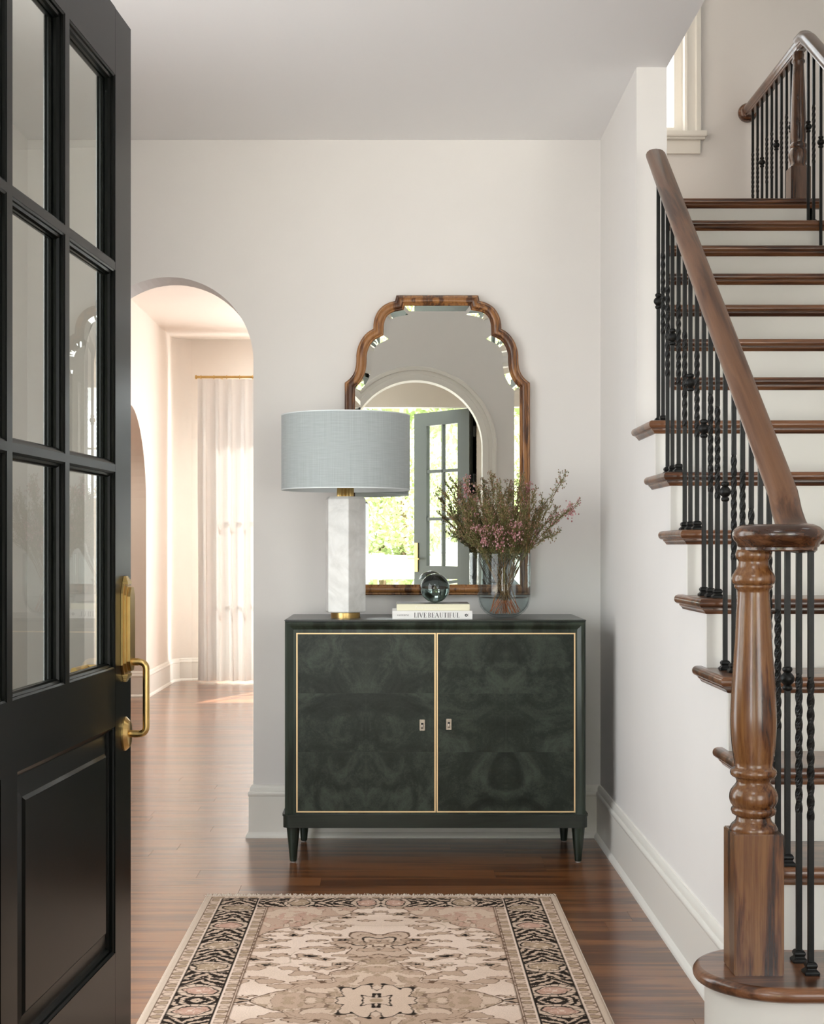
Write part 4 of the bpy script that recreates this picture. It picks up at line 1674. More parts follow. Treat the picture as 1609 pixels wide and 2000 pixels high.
def letters(word, x, z, h, wdt):
    """thin-and-thick book serif letters as strokes (polygons in x,z)"""
    T, t = 0.145 * h, 0.035 * h      # thick, thin
    out = []

    def rect(a, b, c, d):
        out.append([(a, c), (b, c), (b, d), (a, d)])

    def serif(cx, zz, w=0.30):
        rect(cx - w * h / 2, cx + w * h / 2, zz, zz + t)
    cur = x
    for ch in word:
        if ch == ' ':
            cur += 0.20 * h * wdt
            continue
        w = {'L': .55, 'I': .26, 'V': .72, 'E': .58, 'B': .62, 'A': .74, 'U': .72, 'T': .62, 'F': .54, 'C': .62, 'D': .68, 'R': .66, 'O': .72, 'N': .7}[ch] * h * wdt
        a, b = cur, cur + w
        if ch in 'LEFBDRI':
            s0_ = a + 0.08 * h
            rect(s0_, s0_ + T, z, z + h)
            serif(s0_ + T / 2, z)
            serif(s0_ + T / 2, z + h - t)
        if ch in 'LE':
            rect(s0_, b, z, z + t)
            rect(b - t, b, z, z + 0.24 * h)
        if ch in 'EF':
            rect(s0_, b, z + h - t, z + h)
            rect(b - t, b, z + h - 0.24 * h, z + h)
            rect(s0_ + T, b - 0.12 * h, z + 0.5 * h, z + 0.5 * h + t)
            rect(b - 0.12 * h - t, b - 0.12 * h, z + 0.41 * h, z + 0.62 * h)
        if ch in 'BDR':
            lob = [(z + 0.5 * h, z + h)] + ([(z, z + 0.52 * h)] if ch == 'B' else [])
            if ch == 'D':
                lob = [(z, z + h)]
            for (c0, c1) in lob:
                cz, rz = (c0 + c1) / 2, (c1 - c0) / 2
                cx = a + 0.08 * h + T
                ro, ri = b - cx, b - cx - T
                po = [(cx + ro * math.sin(PI * k / 10), cz + rz * math.cos(PI * k / 10)) for k in range(11)]
                pi_ = [(cx + ri * math.sin(PI * k / 10), cz + (rz - t) * math.cos(PI * k / 10)) for k in range(11)]
                for k in range(10):
                    out.append([po[k], po[k + 1], pi_[k + 1], pi_[k]])
            if ch == 'R':
                out.append([(a + 0.3 * w, z + 0.5 * h), (a + 0.3 * w + T, z + 0.5 * h), (b, z), (b - T, z)])
        if ch == 'V':
            out.append([(a, z + h), (a + T * 1.15, z + h), ((a + b) / 2 + T * .6, z), ((a + b) / 2 - T * .2, z)])
            out.append([(b - t * 1.6, z + h), (b, z + h), ((a + b) / 2 + T * .5, z), ((a + b) / 2, z)])
            serif(a + T * .6, z + h - t)
            serif(b - t, z + h - t, 0.24)
        if ch == 'A':
            out.append([(b - T * 1.2, z), (b, z), ((a + b) / 2 + T * .2, z + h), ((a + b) / 2 - T * .6, z + h)])
            out.append([(a, z), (a + t * 1.6, z), ((a + b) / 2, z + h), ((a + b) / 2 - T * .5, z + h)])
            rect(a + 0.22 * w, b - 0.25 * w, z + 0.32 * h, z + 0.32 * h + t)
            serif(a + t, z, 0.24)
            serif(b - T * .6, z)
        if ch == 'U':
            rect(a + 0.08 * h, a + 0.08 * h + T, z + 0.28 * h, z + h)
            rect(b - 0.08 * h - t, b - 0.08 * h, z + 0.28 * h, z + h)
            serif(a + 0.08 * h + T / 2, z + h - t)
            serif(b - 0.08 * h, z + h - t, 0.24)
            x0_, x1_ = a + 0.08 * h, b - 0.08 * h
            po = [(x0_ + (x1_ - x0_) * (0.5 - 0.5 * math.cos(PI * k / 10)), z + 0.28 * h - 0.28 * h * math.sin(PI * k / 10)) for k in range(11)]
            pi_ = [(x0_ + T + (x1_ - x0_ - T - t) * (0.5 - 0.5 * math.cos(PI * k / 10)), z + 0.28 * h - (0.28 * h - t) * math.sin(PI * k / 10)) for k in range(11)]
            for k in range(10):
                out.append([po[k], po[k + 1], pi_[k + 1], pi_[k]])
        if ch == 'T':
            c = (a + b) / 2
            rect(c - T / 2, c + T / 2, z, z + h)
            serif(c, z)
            rect(a, b, z + h - t, z + h)
            rect(a, a + t, z + 0.76 * h, z + h)
            rect(b - t, b, z + 0.76 * h, z + h)
        if ch in 'CO':
            cx, cz = (a + b) / 2, z + h / 2
            rng_ = range(2, 19) if ch == 'C' else range(0, 20)
            for k in rng_:
                q0, q1 = 2 * PI * k / 20, 2 * PI * (k + 1) / 20

                def pt(q, inn_):
                    rx = (b - a) / 2 - (T if inn_ else 0)
                    rz = h / 2 - (t if inn_ else 0)
                    return (cx + rx * math.cos(q), cz + rz * math.sin(q))
                out.append([pt(q0, 0), pt(q1, 0), pt(q1, 1), pt(q0, 1)])
        if ch == 'N':
            rect(a + t, a + 2 * t, z, z + h)
            rect(b - 2 * t, b - t, z, z + h)
            out.append([(a, z + h), (a + T, z + h), (b - t, z), (b - t - T, z)])
        cur = b + 0.13 * h * wdt
    return out, cur


def print_on(parent, polys, y, mat, name):
    m_ = MB()
    for pl in polys:
        # upright quads, thin slabs of ink
        cx = sum(p[0] for p in pl) / len(pl)
        m_.add([(p[0], y, p[1]) for p in pl], [tuple(range(len(pl)))])
    return m_.build(name, mat, parent=parent, recalc=False)


lh = 0.0190
pol, end = letters('LIVE BEAUTIFUL', 0, 0, lh, 1.0)
target0, target1 = at(808.5, BY), at(898.5, BY)
k_ = (target1 - target0) / end
pol = [[(target0 + p[0] * k_, CZT + 0.0072 + p[1]) for p in q] for q in pol]
print_on(bk1, pol, BY - 0.0004, M['ink'], 'spine_title')
pol, end = letters('CALDERONE', 0, 0, 0.0062, 1.0)
t0_, t1_ = at(776, BY), at(799, BY)
k_ = (t1_ - t0_) / end
pol = [[(t0_ + p[0] * k_, CZT + 0.0135 + p[1]) for p in q] for q in pol]
print_on(bk1, pol, BY - 0.0004, M['ink'], 'spine_author')
# round publisher mark
cxk, czk = at(910.5, BY), CZT + 0.0165
ringp = []
for k in range(20):
    a0, a1 = 2 * PI * k / 20, 2 * PI * (k + 1) / 20
    ringp.append([(cxk + 0.0058 * math.cos(a0), czk + 0.0058 * math.sin(a0)), (cxk + 0.0058 * math.cos(a1), czk + 0.0058 * math.sin(a1)), (cxk + 0.0022 * math.cos(a1), czk + 0.0022 * math.sin(a1)),
                  (cxk + 0.0022 * math.cos(a0), czk + 0.0022 * math.sin(a0))])
ringp.append([(cxk + 0.0095, czk - 0.006), (cxk + 0.0102, czk - 0.006), (cxk + 0.0102, czk + 0.006), (cxk + 0.0095, czk + 0.006)])
print_on(bk1, ringp, BY - 0.0004, M['ink'], 'spine_mark')
# faint title of the yellow book
tc = bpy.data.curves.new('spine_title', 'FONT')
tc.body = 'Paris Interiors'
tc.size = 0.0165
tc.align_x = 'CENTER'
to = bpy.data.objects.new('spine_title', tc)
COL.objects.link(to)
tc.materials.append(M['paleink'])
to.rotation_euler = (PI / 2, 0, 0)
to.location = (at(834, BY), BY + 0.0055, CZT + 0.0338 + 0.0075)
bpy.context.view_layer.update()
tme = bpy.data.meshes.new_from_object(to)
t2 = bpy.data.objects.new('spine_title', tme)
COL.objects.link(t2)
t2.matrix_world = to.matrix_world.copy()
t2.matrix_basis = to.matrix_basis.copy()
bpy.data.objects.remove(to)
to = t2
to.parent = bk2
to.matrix_parent_inverse = world(bk2).inverted()

bt = CZT + 0.060
m = MB()
rs = 0.0575
m.lathe([(max(0.0005, rs * math.sin(PI * k / 32)), bt + rs - rs * math.cos(PI * k / 32)) for k in range(33)], (at(849.5, 5.84), 5.84, 0), n=64)
ball = m.build('glass_ball', M['smoke'], smooth=True)
tag(ball, 'smoky dark glass sphere resting on the yellow book', 'ornament')

# ------------------------------------------------------------------ vase, water, sprigs
VX, VY = at(984.5, 5.87), 5.87
vr = 0.1065
vh = 0.255
vase = thing('glass_vase', (VX, VY, CZT), 'wide clear glass cylinder vase with rounded bottom, right on the green cabinet', 'vase')
outer = [(0.0005, 0.0), (0.035, 0.0003), (0.045, 0.002), (0.062, 0.010), (0.080, 0.024), (0.094, 0.042), (0.102, 0.064), (0.1055, 0.085), (vr, 0.11), (vr, vh - 0.003), (vr - 0.0008, vh - 0.0008), (vr - 0.0020, vh)]
inner = [(vr - 0.0035, vh - 0.0015), (vr - 0.004, 0.11), (0.1010, 0.086), (0.0975, 0.066), (0.090, 0.046), (0.077, 0.029), (0.060, 0.0165), (0.042, 0.010), (0.0005, 0.008)]
m = MB()
m.lathe([(r_, CZT + q) for r_, q in outer + inner], (VX, VY, 0), n=72)
m.f = m.f[:-2]
m.m = m.m[:-2]
m.build('vessel', M['vase'], parent=vase, smooth=50)
wl = 0.0785
m = MB()
wi = [(0.0005, 0.0086), (0.042, 0.0106), (0.0595, 0.0170), (0.0765, 0.0296), (0.0894, 0.0466), (0.0969, 0.0666), (0.0995, wl - 0.001), (0.0995, wl), (0.0005, wl)]
m.lathe([(r_, CZT + q) for r_, q in wi], (VX, VY, 0), n=64)
m.f = m.f[:-2]
m.m = m.m[:-2]
wat = m.build('water', M['water'], smooth=40)
tag(wat, 'clear water standing in the bottom of the glass vase', 'water')

rg = random.Random(21)


def sprig(tip, base, kind):
    """one cut branch: stem with forking twigs, needles, buds"""
    b0 = Vector(base)
    t1v = Vector(tip)
    # pass through the mouth of the vase
    mouth_z = CZT + vh
    dirxy = Vector((t1v.x - VX, t1v.y - VY, 0))
    L = dirxy.length
    mr_ = min(0.088, L * 0.55)
    mo = Vector((VX, VY, mouth_z)) + (dirxy.normalized() * mr_ if L > 1e-4 else Vector((0, 0, 0)))
    ctrl = [b0, b0.lerp(mo, 0.5) + Vector((rg.uniform(-.008, .008), rg.uniform(-.008, .008), 0)), mo, mo.lerp(t1v, 0.55) + Vector((0, 0, 0.012)), t1v]
    # catmull samples
    pts = []
    cc = [ctrl[0]] + ctrl + [ctrl[-1]]
    for i in range(1, len(cc) - 2):
        p0, p1, p2, p3 = cc[i - 1:i + 3]
        for k in range(6):
            t = k / 6
            pts.append(0.5 * ((2 * p1) + (p2 - p0) * t + (2 * p0 - 5 * p1 + 4 * p2 - p3) * t * t + (3 * p1 - p0 - 3 * p2 + p3) * t ** 3))
    pts.append(ctrl[-1])
    sm, nm, bm_, cm = MB(), MB(), MB(), MB()
    zc = CZT + 0.085
    low = [p for p in pts if p.z < zc]
    hi = [p for p in pts if p.z >= zc - 0.03]
    if len(low) > 1:
        cm.tube(low, 0.0015, n=5)
    rads = [0.0017 - 0.0011 * i / max(1, len(hi) - 1) for i in range(len(hi))]
    sm.tube(hi, rads, n=4, caps=False)

    def needle(p, d, ln, wd):
        d = d.normalized()
        s_ = d.cross(Vector((rg.uniform(-1, 1), rg.uniform(-1, 1), rg.uniform(-1, 1)))).normalized() * wd
        nm.add([p - s_ * 0.4, p + d * ln * 0.55 - s_, p + d * ln, p + d * ln * 0.55 + s_], [(0, 1, 2, 3)])

    def bud(p, r):
        a = rg.uniform(0, PI)
        ca, sa = math.cos(a) * r, math.sin(a) * r
        bm_.add([p + Vector((ca, sa, 0)), p + Vector((-sa, ca, 0)), p + Vector((-ca, -sa, 0)), p + Vector((sa, -ca, 0)), p + Vector((0, 0, r * 1.3)), p - Vector((0, 0, r * 1.3))],
                [(0, 1, 4), (1, 2, 4), (2, 3, 4), (3, 0, 4), (1, 0, 5), (2, 1, 5), (3, 2, 5), (0, 3, 5)])
    # twigs
    upper = [i for i, p in enumerate(pts) if p.z > mouth_z - 0.05]
    for i in upper[:-1]:
        frac = (i - upper[0]) / max(1, len(upper) - 1)
        tdir = (pts[i + 1] - pts[i]).normalized()
        for q in range(rg.choice((2, 3)) if kind != 'thin' else rg.choice((1, 2))):
            sd_ = Vector((rg.uniform(-1, 1), rg.uniform(-1, 1), rg.uniform(-0.3, 0.6)))
            d = (tdir * 1.1 + sd_ * 0.62).normalized()
            ln = rg.uniform(0.035, 0.085) * (1 - 0.35 * frac)
            if pts[i].z < mouth_z:
                d = (tdir + sd_ * 0.25).normalized()
                ln *= 0.6
            p0 = pts[i].lerp(pts[i + 1], rg.random())
            p1 = p0 + d * ln * 0.5
            p2 = p1 + (d + Vector((0, 0, 0.25))).normalized() * ln * 0.5
            sm.tube([p0, p1, p2], [0.0008, 0.0006, 0.0004], n=3, caps=False)
            nn_ = int(ln / 0.0036)
            for w_ in range(nn_):
                t = w_ / nn_
                pp = p0.lerp(p1, t * 2) if t < 0.5 else p1.lerp(p2, t * 2 - 1)
                nd = d + Vector((rg.uniform(-1, 1), rg.uniform(-1, 1), rg.uniform(-1, 1))) * 0.85
                needle(pp, nd, rg.uniform(0.008, 0.015), rg.uniform(0.0012, 0.0022))
            if pts[i].z > mouth_z - 0.01:
                for w_ in range(rg.choice((2, 3, 4)) if kind == 'green' else rg.choice((3, 5, 6))):
                    off = Vector((rg.uniform(-1, 1), rg.uniform(-1, 1), rg.uniform(-0.6, 1))) * 0.010
                    e = p2 + off
                    sm.tube([p2 - d * 0.006, e], [0.0004, 0.0004], n=3, caps=False)
                    bud(e, rg.uniform(0.0017, 0.0032))
    if kind in ('bloom',):
        for w_ in range(34):
            off = Vector((rg.gauss(0, 0.011), rg.gauss(0, 0.011), rg.gauss(-0.012, 0.016)))
            bud(t1v + off, rg.uniform(0.0026, 0.0046))
    else:
        for w_ in range(14):
            off = Vector((rg.gauss(0, 0.008), rg.gauss(0, 0.008), rg.gauss(-0.006, 0.010)))
            bud(t1v + off, rg.uniform(0.0018, 0.0032))
            needle(t1v + off, Vector((rg.uniform(-1, 1), rg.uniform(-1, 1), 1)), 0.010, 0.0013)
    return sm, nm, bm_, cm


tips = [  # px, py, depth offset, kind, label
    (872, 968, 0.02, 'mixed'), (890, 944, 0.06, 'green'), (913, 948, -0.03, 'bloom'), (936, 966, 0.0, 'mixed'), (960, 941, 0.04, 'mixed'), (975, 958, -0.04, 'green'),
    (996, 968, 0.08, 'green'), (1016, 946, 0.0, 'mixed'), (1028, 952, 0.05, 'bloom'), (1041, 975, -0.02, 'green'), (1098, 939, 0.0, 'thin'), (1115, 994, -0.03, 'bloom'),
    (1078, 1010, 0.03, 'thin'), (1078, 1048, -0.02, 'thin'), (878, 1006, -0.02, 'green'), (896, 1046, 0.03, 'thin'), (905, 1000, -0.06, 'green'), (925, 985, 0.07, 'green'),
    (950, 995, -0.07, 'green'), (968, 1010, 0.07, 'green'), (985, 1000, -0.08, 'mixed'), (1005, 1010, 0.02, 'mixed'), (1022, 1005, -0.07, 'green'), (1045, 1010, 0.06, 'mixed'),
    (945, 1045, -0.09, 'bloom'), (975, 1050, -0.10, 'bloom'), (1008, 1040, -0.10, 'bloom'), (920, 1040, -0.05, 'green'), (1035, 1040, -0.05, 'mixed'), (960, 1020, 0.0, 'green'),
    (990, 1030, -0.03, 'green'), (1062, 985, 0.02, 'green')]
special = {0: 'leafy wax flower sprig leaning farthest left out of the vase',
           1: 'upright green wax flower sprig at the top left of the bunch, before the mirrored door',
           2: 'wax flower sprig with clustered pink blossoms at the top left of the bunch',
           4: 'wax flower sprig with a tall pointed tip near the middle top of the bunch',
           7: 'tall wax flower sprig rising against the right side of the mirror frame',
           8: 'wax flower sprig with pale pink blossoms in front of the right mirror frame',
           10: 'tall thin wax flower sprig rising to the upper right of the vase',
           11: 'wax flower sprig with pink blossoms reaching farthest right',
           12: 'thin wax flower sprig below the tall one at the right of the bunch',
           13: 'drooping bare wax flower twig, lowest on the right of the bunch',
           14: 'green wax flower sprig leaning left at mid height of the bunch',
           15: 'thin wax flower sprig hanging lowest on the left of the bunch',
           24: 'low front wax flower sprig with pink blossoms, left of three over the vase rim',
           25: 'low front wax flower sprig with pink blossoms, middle of three over the vase rim',
           26: 'low front wax flower sprig with pink blossoms, right of three over the vase rim'}
for i, (px, py, dd, kind) in enumerate(tips):
    D = VY + dd
    tip = (at(px, D), D, zat(py, D))
    a = math.atan2(tip[1] - VY, tip[0] - VX) + PI + rg.uniform(-0.7, 0.7)
    rb = rg.uniform(0.006, 0.068)
    base = (VX + rb * math.cos(a), VY + rb * math.sin(a) * 0.9, CZT + 0.0135 + 0.002 + max(0, rb - 0.035) ** 2 * 14)
    sm, nm, bm_, cm = sprig(tip, base, kind)
    root = thing('wax_flower_sprig', base, special.get(i, 'wax flower sprig with needle leaves and tiny buds in the dense middle of the bunch'), 'flower', 'wax flower sprigs in the glass vase')
    sm.build('stem', M['stem'], parent=root, recalc=False)
    if cm.v:
        cm.build('cut_stem', M['stemred'], parent=root, recalc=False)
    nm.build('needles', M['needle'], parent=root, recalc=False)['kind'] = 'stuff'
    bm_.build('buds', M['budgreen'] if kind != 'bloom' else M['bud'], parent=root, recalc=False)['kind'] = 'stuff'

# ------------------------------------------------------------------ curtain in the far room
cu = thing('curtain', (at(440, 13.25), 13.25, 0.02), 'white pleated floor-length curtain beside the window in the room beyond the arch', 'curtain')
m = MB()
cx0, cx1 = at(386, 13.25), -0.86
nc, nr = 260, 26
z0c, z1c = 0.02, zat(741, 13.25)
vs = []
pl = 0.115
for j in range(nr + 1):
    v = j / nr
    zz = z0c + (z1c - z0c) * v
    for i in range(nc + 1):
        u = i / nc
        x = cx0 + (cx1 - cx0) * u
        ph = 2 * PI * (x - cx0) / pl
        amp = 0.020 + 0.022 * (1 - v)
        sharp = math.sin(ph + 0.6 * math.sin(2.1 * v + x * 9) * (1 - v))
        off = amp * (sharp + 0.28 * math.sin(2 * ph + 1.0 + 2 * v))
        if v > 0.93:
            off *= 1 - 0.6 * (v - 0.93) / 0.07
        vs.append((x + 0.006 * math.sin(ph * 0.5 + 5 * v) * (1 - v), 13.25 + off, zz))
fs = [(j * (nc + 1) + i, j * (nc + 1) + i + 1, (j + 1) * (nc + 1) + i + 1, (j + 1) * (nc + 1) + i) for j in range(nr) for i in range(nc)]
m.add(vs, fs)
cp = m.build('curtain_panel', M['curtain'], parent=cu, smooth=True, recalc=False)
uvl = cp.data.uv_layers.new(name='UVMap')
for l in cp.data.loops:
    c = cp.data.vertices[l.vertex_index].co
    uvl.data[l.index].uv = (c.x, c.z)
rd = thing('curtain_rod', (at(440, 13.25), 13.25, zat(737, 13.25)), 'thin brass curtain rod above the white curtain', 'curtain rod')
m = MB()
zr = zat(736.5, 13.25)
m.tube([(cx0 - 0.005, 13.25, zr), (0.5, 13.25, zr)], 0.0115, n=12)
m.build('rod', M['brass'], parent=rd, smooth=40)
m = MB()
m.lathe([(0.0115, cx0 - 0.004), (0.018, cx0 - 0.006), (0.018, cx0 - 0.02), (0.010, cx0 - 0.024)], (0, 13.25, zr), n=14, axis=0)
m.build('finial', M['brass'], parent=rd, smooth=40)
m = MB()
m.tube([(cx0 + 0.2, 13.25, zr), (cx0 + 0.2, YR, zr)], 0.008, n=8)
m.build('bracket', M['brass'], parent=rd)
for k in range(8):
    m = MB()
    xx = cx0 + 0.03 + k * pl
    m.tube([(xx, 13.25 + 0.017 * math.cos(a), zr + 0.017 * math.sin(a)) for a in [2 * PI * q / 12 for q in range(13)]], 0.003, n=6)
    m.build('ring', M['brass'], parent=cu)

# ------------------------------------------------------------------ rug


def vnoise(x, y, scale, seed):
    r = np.random.default_rng(seed)
    g = r.random((256, 256))
    xs, ys = x * scale, y * scale
    xi, yi = np.floor(xs).astype(int), np.floor(ys).astype(int)
    fx, fy = xs - xi, ys - yi
    fx = fx * fx * (3 - 2 * fx)
    fy = fy * fy * (3 - 2 * fy)
    a = g[xi % 256, yi % 256]
    b = g[(xi + 1) % 256, yi % 256]
    c = g[xi % 256, (yi + 1) % 256]
    d = g[(xi + 1) % 256, (yi + 1) % 256]
    return (a * (1 - fx) + b * fx) * (1 - fy) + (c * (1 - fx) + d * fx) * fy


def fb(x, y, s, seed, o=3):
    t = 0
    w = 1
    tot = 0
    for k in range(o):
        t = t + w * vnoise(x, y, s * 2 ** k, seed + k)
        tot += w
        w *= 0.5
    return t / tot


def sstep(a, b, x):
    t = np.clip((x - a) / (b - a), 0, 1)
    return t * t * (3 - 2 * t)


RX, RY0, RW, RL = -0.056, 3.95, 0.607, 1.195
NXg, NYg = 440, 900
xs = np.linspace(-RW, RW, NXg + 1)
ys = np.linspace(-RL, RL, NYg + 1)
X, Y = np.meshgrid(xs, ys)
ax, ay = np.abs(X), np.abs(Y)


def srgb(r, g, b):
    c = np.array([r, g, b]) / 255.0
    return np.where(c <= 0.04045, c / 12.92, ((c + 0.055) / 1.055) ** 2.4)


CREAM = srgb(220, 197, 180)
CREAM2 = srgb(202, 177, 157)
TAUPE = srgb(182, 155, 134)
TAUPE2 = srgb(168, 148, 126)
PINK = srgb(188, 150, 132)
OLIVE = srgb(166, 142, 118)
LINE = srgb(98, 74, 58)
DARK = srgb(26, 17, 12)
BAND = srgb(198, 178, 160)
C = np.zeros(X.shape + (3,)) + CREAM


def put(mask, col):
    global C
    mk = np.clip(mask, 0, 1)[..., None]
    C = C * (1 - mk) + col * mk


def line(val, w):
    """1 near the zero set of val"""
    return 1 - sstep(w * 0.6, w, np.abs(val))


wx1 = (fb(ax, ay, 9, 31) - 0.5)
wy1 = (fb(ax, ay, 9, 41) - 0.5)
wx2 = (fb(ax, ay, 26, 51) - 0.5)
wy2 = (fb(ax, ay, 26, 61) - 0.5)
px_, py_ = ax + 0.10 * wx1 + 0.035 * wx2, ay + 0.10 * wy1 + 0.035 * wy2
# field ground mottling
put(sstep(0.45, 0.7, fb(ax, ay, 6, 7)) * 0.5, CREAM2)
# medallion: lobed star about the middle
th = np.arctan2(py_, px_ * 1.2)
rad = np.hypot(px_ * 1.12, py_ * 0.86)
starR = 0.275 + 0.045 * np.cos(4 * th) + 0.05 * np.abs(np.cos(2 * th)) ** 6 + 0.018 * np.cos(12 * th)
med = starR - rad
put(sstep(0, 0.004, med), TAUPE)
# floral curls inside zones: contour lines of warped noise
nz = fb(ax + 0.07 * wx1, ay + 0.07 * wy1, 23, 71, 2)
nz2 = fb(ax + 0.05 * wx2, ay + 0.05 * wy2, 42, 81, 2)
inm = sstep(0, 0.004, med)
put(inm * sstep(0.52, 0.56, nz), CREAM2)
put(inm * sstep(0.60, 0.63, nz2) * 0.8, OLIVE)
put(inm * line(nz - 0.54, 0.012) * 0.8, LINE)
put(inm * line(nz2 - 0.62, 0.014) * 0.6, LINE)
put(line(med, 0.006), LINE)
put(line(med - 0.018, 0.0022) * 0.7, LINE)
inn_star = 0.115 + 0.02 * np.cos(8 * th) - rad
put(sstep(0, 0.004, inn_star), CREAM2)
put(line(inn_star, 0.005), DARK)
fl = 0.045 + 0.014 * np.cos(8 * th) - np.hypot(ax, ay)
put(line(fl, 0.007), DARK)
put(sstep(0.0, 0.004, 0.020 - np.hypot(ax, ay)), OLIVE)
# pendants above and below the medallion
for (cy_, s_) in ((0.56, 1.0),):
    q = np.hypot(ax / 0.060, (ay - cy_) / 0.075) / (1 + 0.22 * np.cos(6 * np.arctan2(ay - cy_, ax))) + 0.4 * wx2
    put(sstep(0, 0.1, 1.9 - q) * 0.8, TAUPE)
    put(sstep(0, 0.1, 1 - q), CREAM2)
    put(line(q - 1, 0.10), DARK)
    put(line(q - 0.45, 0.10), LINE)
    put(line(q - 1.9, 0.09), LINE)
# spandrels at the corners and side lozenges
sp = (ax + 0.05 * wx1 + 0.02 * wx2) / 0.31 + (ay - 0.70 + 0.05 * wy1) / 0.33 - 1.12 + 0.05 * np.cos(ay * 40) + 0.04 * np.cos(ax * 50)
ins = sstep(0, 0.02, sp)
put(ins, TAUPE * 0.55 + PINK * 0.25 + CREAM2 * 0.2)
put(ins * sstep(0.50, 0.54, nz), CREAM2)
put(ins * sstep(0.58, 0.61, nz2) * 0.8, PINK)
put(ins * line(nz - 0.52, 0.013) * 0.75, LINE)
put(ins * line(nz2 - 0.595, 0.013) * 0.6, LINE)
put(line(sp, 0.016), LINE)
for cy_ in (0.62, 0.0):
    lz = 1 - ((0.40 - ax) / 0.075 + np.abs(ay - cy_ + 0.02 * wy1) / 0.055) + 1.2 * wx2
    put(sstep(0, 0.1, lz), TAUPE)
    put(line(lz, 0.14), DARK)
# scattered blossoms in the open ground
open_ = (1 - inm) * (1 - ins)
cell = 0.088
for (ox, oy, sd_) in ((0.0, 0.0, 3), (0.05, 0.052, 5)):
    gx, gy = (ax + ox) / (cell * 1.15), (ay + oy) / cell
    ix, iy = np.floor(gx).astype(int), np.floor(gy).astype(int)
    rr = np.random.default_rng(sd_).random((64, 64, 4))
    jit = rr[ix % 64, iy % 64]
    lx, ly = (gx - ix - 0.5 - 0.22 * (jit[..., 0] - 0.5)), (gy - iy - 0.5 - 0.22 * (jit[..., 1] - 0.5))
    e = 0.21 + 0.10 * jit[..., 3] + 0.05 * np.cos(5 * np.arctan2(ly, lx) + 6 * jit[..., 2])
    q = e - np.hypot(lx * 0.8, ly * 1.35) + 0.45 * wx2
    on = open_ * (jit[..., 2] > 0.25)
    put(on * sstep(0, 0.02, q), TAUPE)
    put(on * line(q, 0.028), LINE)
    put(on * sstep(0, 0.02, q - 0.16) * (jit[..., 0] > 0.72), DARK)
# fine vine lines in the open field
vn = fb(ax + 0.06 * wx1, ay + 0.06 * wy1, 7, 91, 2)
put(open_ * line(vn - 0.5, 0.007) * 0.7, TAUPE2)
# borders ------------------------------------------------
ds = RW - ax            # distance from the long sides
de = RL - ay            # from the ends
SB, G1, DB, G2 = 0.024, 0.040, 0.122, 0.044
e0 = np.minimum(ds, de + 0.0)
inner_guard = (ds > SB + G1 + DB) & (ds < SB + G1 + DB + G2) & (de > SB + G1 * 0.6 + DB)
put(inner_guard, TAUPE * 0.5 + CREAM * 0.5)


def guard(mask, along, across, w):
    c = along / 0.038
    k = c - np.floor(c) - 0.5
    alt = (np.floor(c).astype(int) % 3)
    q = 0.34 - np.hypot(k, (across / w) * 0.9) + 0.30 * wx2
    base = TAUPE * 0.55 + CREAM * 0.45
    put(mask, base)
    put(mask * sstep(0, 0.05, q) * (alt != 1), OLIVE)
    put(mask * sstep(0, 0.05, q) * (alt == 1), CREAM2)
    put(mask * line(q, 0.07) * 0.8, LINE)


guard(inner_guard * 1.0, ay, ds - (SB + G1 + DB + G2 / 2), G2)
for p_ in (SB + G1 + DB + 0.004, SB + G1 + DB + G2, SB + G1 + DB + G2 - 0.006):
    put(line(ds - p_, 0.0022) * (de > SB + G1 * 0.6 + DB), LINE)
put(line(ds - (SB + G1 + DB + 0.0075), 0.0022) * (de > SB + G1 * 0.6 + DB), CREAM)
# outer guard
G1e = G1 * 0.6
og = (((ds < SB + G1) & (ds >= SB)) | ((de < SB + G1e) & (de >= SB))) & (e0 >= SB)
side = ds - SB - G1 / 2
use_side = (ds - SB) / G1 < (de - SB) / G1e
guard((og & use_side) * 1.0, ay, side, G1)
guard((og & ~use_side) * 1.0, ax, de - SB - G1e / 2, G1e)
# main dark border
mbd = (((ds < SB + G1 + DB) & (ds >= SB + G1)) & (de >= SB + G1e)) | ((de < SB + G1e + DB) & (de >= SB + G1e) & (ds >= SB + G1))
sidem = ds < SB + G1 + DB


def border(mask, along, across, phase):
    pitch = 0.232
    c = (along + phase) / pitch
    ic = np.floor(c).astype(int)
    k = (c - ic - 0.5) * pitch
    wa = across + 0.020 * wx2 * 1.6
    wk = k + 0.018 * wy2 * 1.6
    put(mask, DARK)
    # leaf scrolls between the ovals: contours of a warped lattice
    ll = np.sin(wk * 2 * PI / 0.042 + 3.4 * np.abs(wa) / 0.06 * np.pi) + 0.55 * np.sin(wa * 2 * PI / 0.040 + 40 * wx2)
    put(mask * sstep(0.16, 0.30, ll), CREAM2)
    put(mask * sstep(0.75, 0.95, ll) * 0.8, TAUPE)
    q = np.hypot(wa / 0.043, wk / 0.032)
    put(mask * (1 - sstep(1.72, 1.80, q)), DARK)
    put(mask * (1 - sstep(1.56, 1.62, q)) * sstep(0.10, 0.2, np.abs(np.sin(np.arctan2(wk, wa) * 7))), CREAM2)
    put(mask * (1 - sstep(1.15, 1.20, q)), DARK)
    colk = ic % 3
    oval = mask * (1 - sstep(1.00, 1.05, q))
    put(oval * (colk == 0), PINK)
    put(oval * (colk != 0), OLIVE)
    put(oval * line(fb(along, across, 60, 17, 2) - 0.5, 0.05) * 0.75, CREAM)
    put(mask * line(q - 0.8, 0.05) * 0.5, LINE)


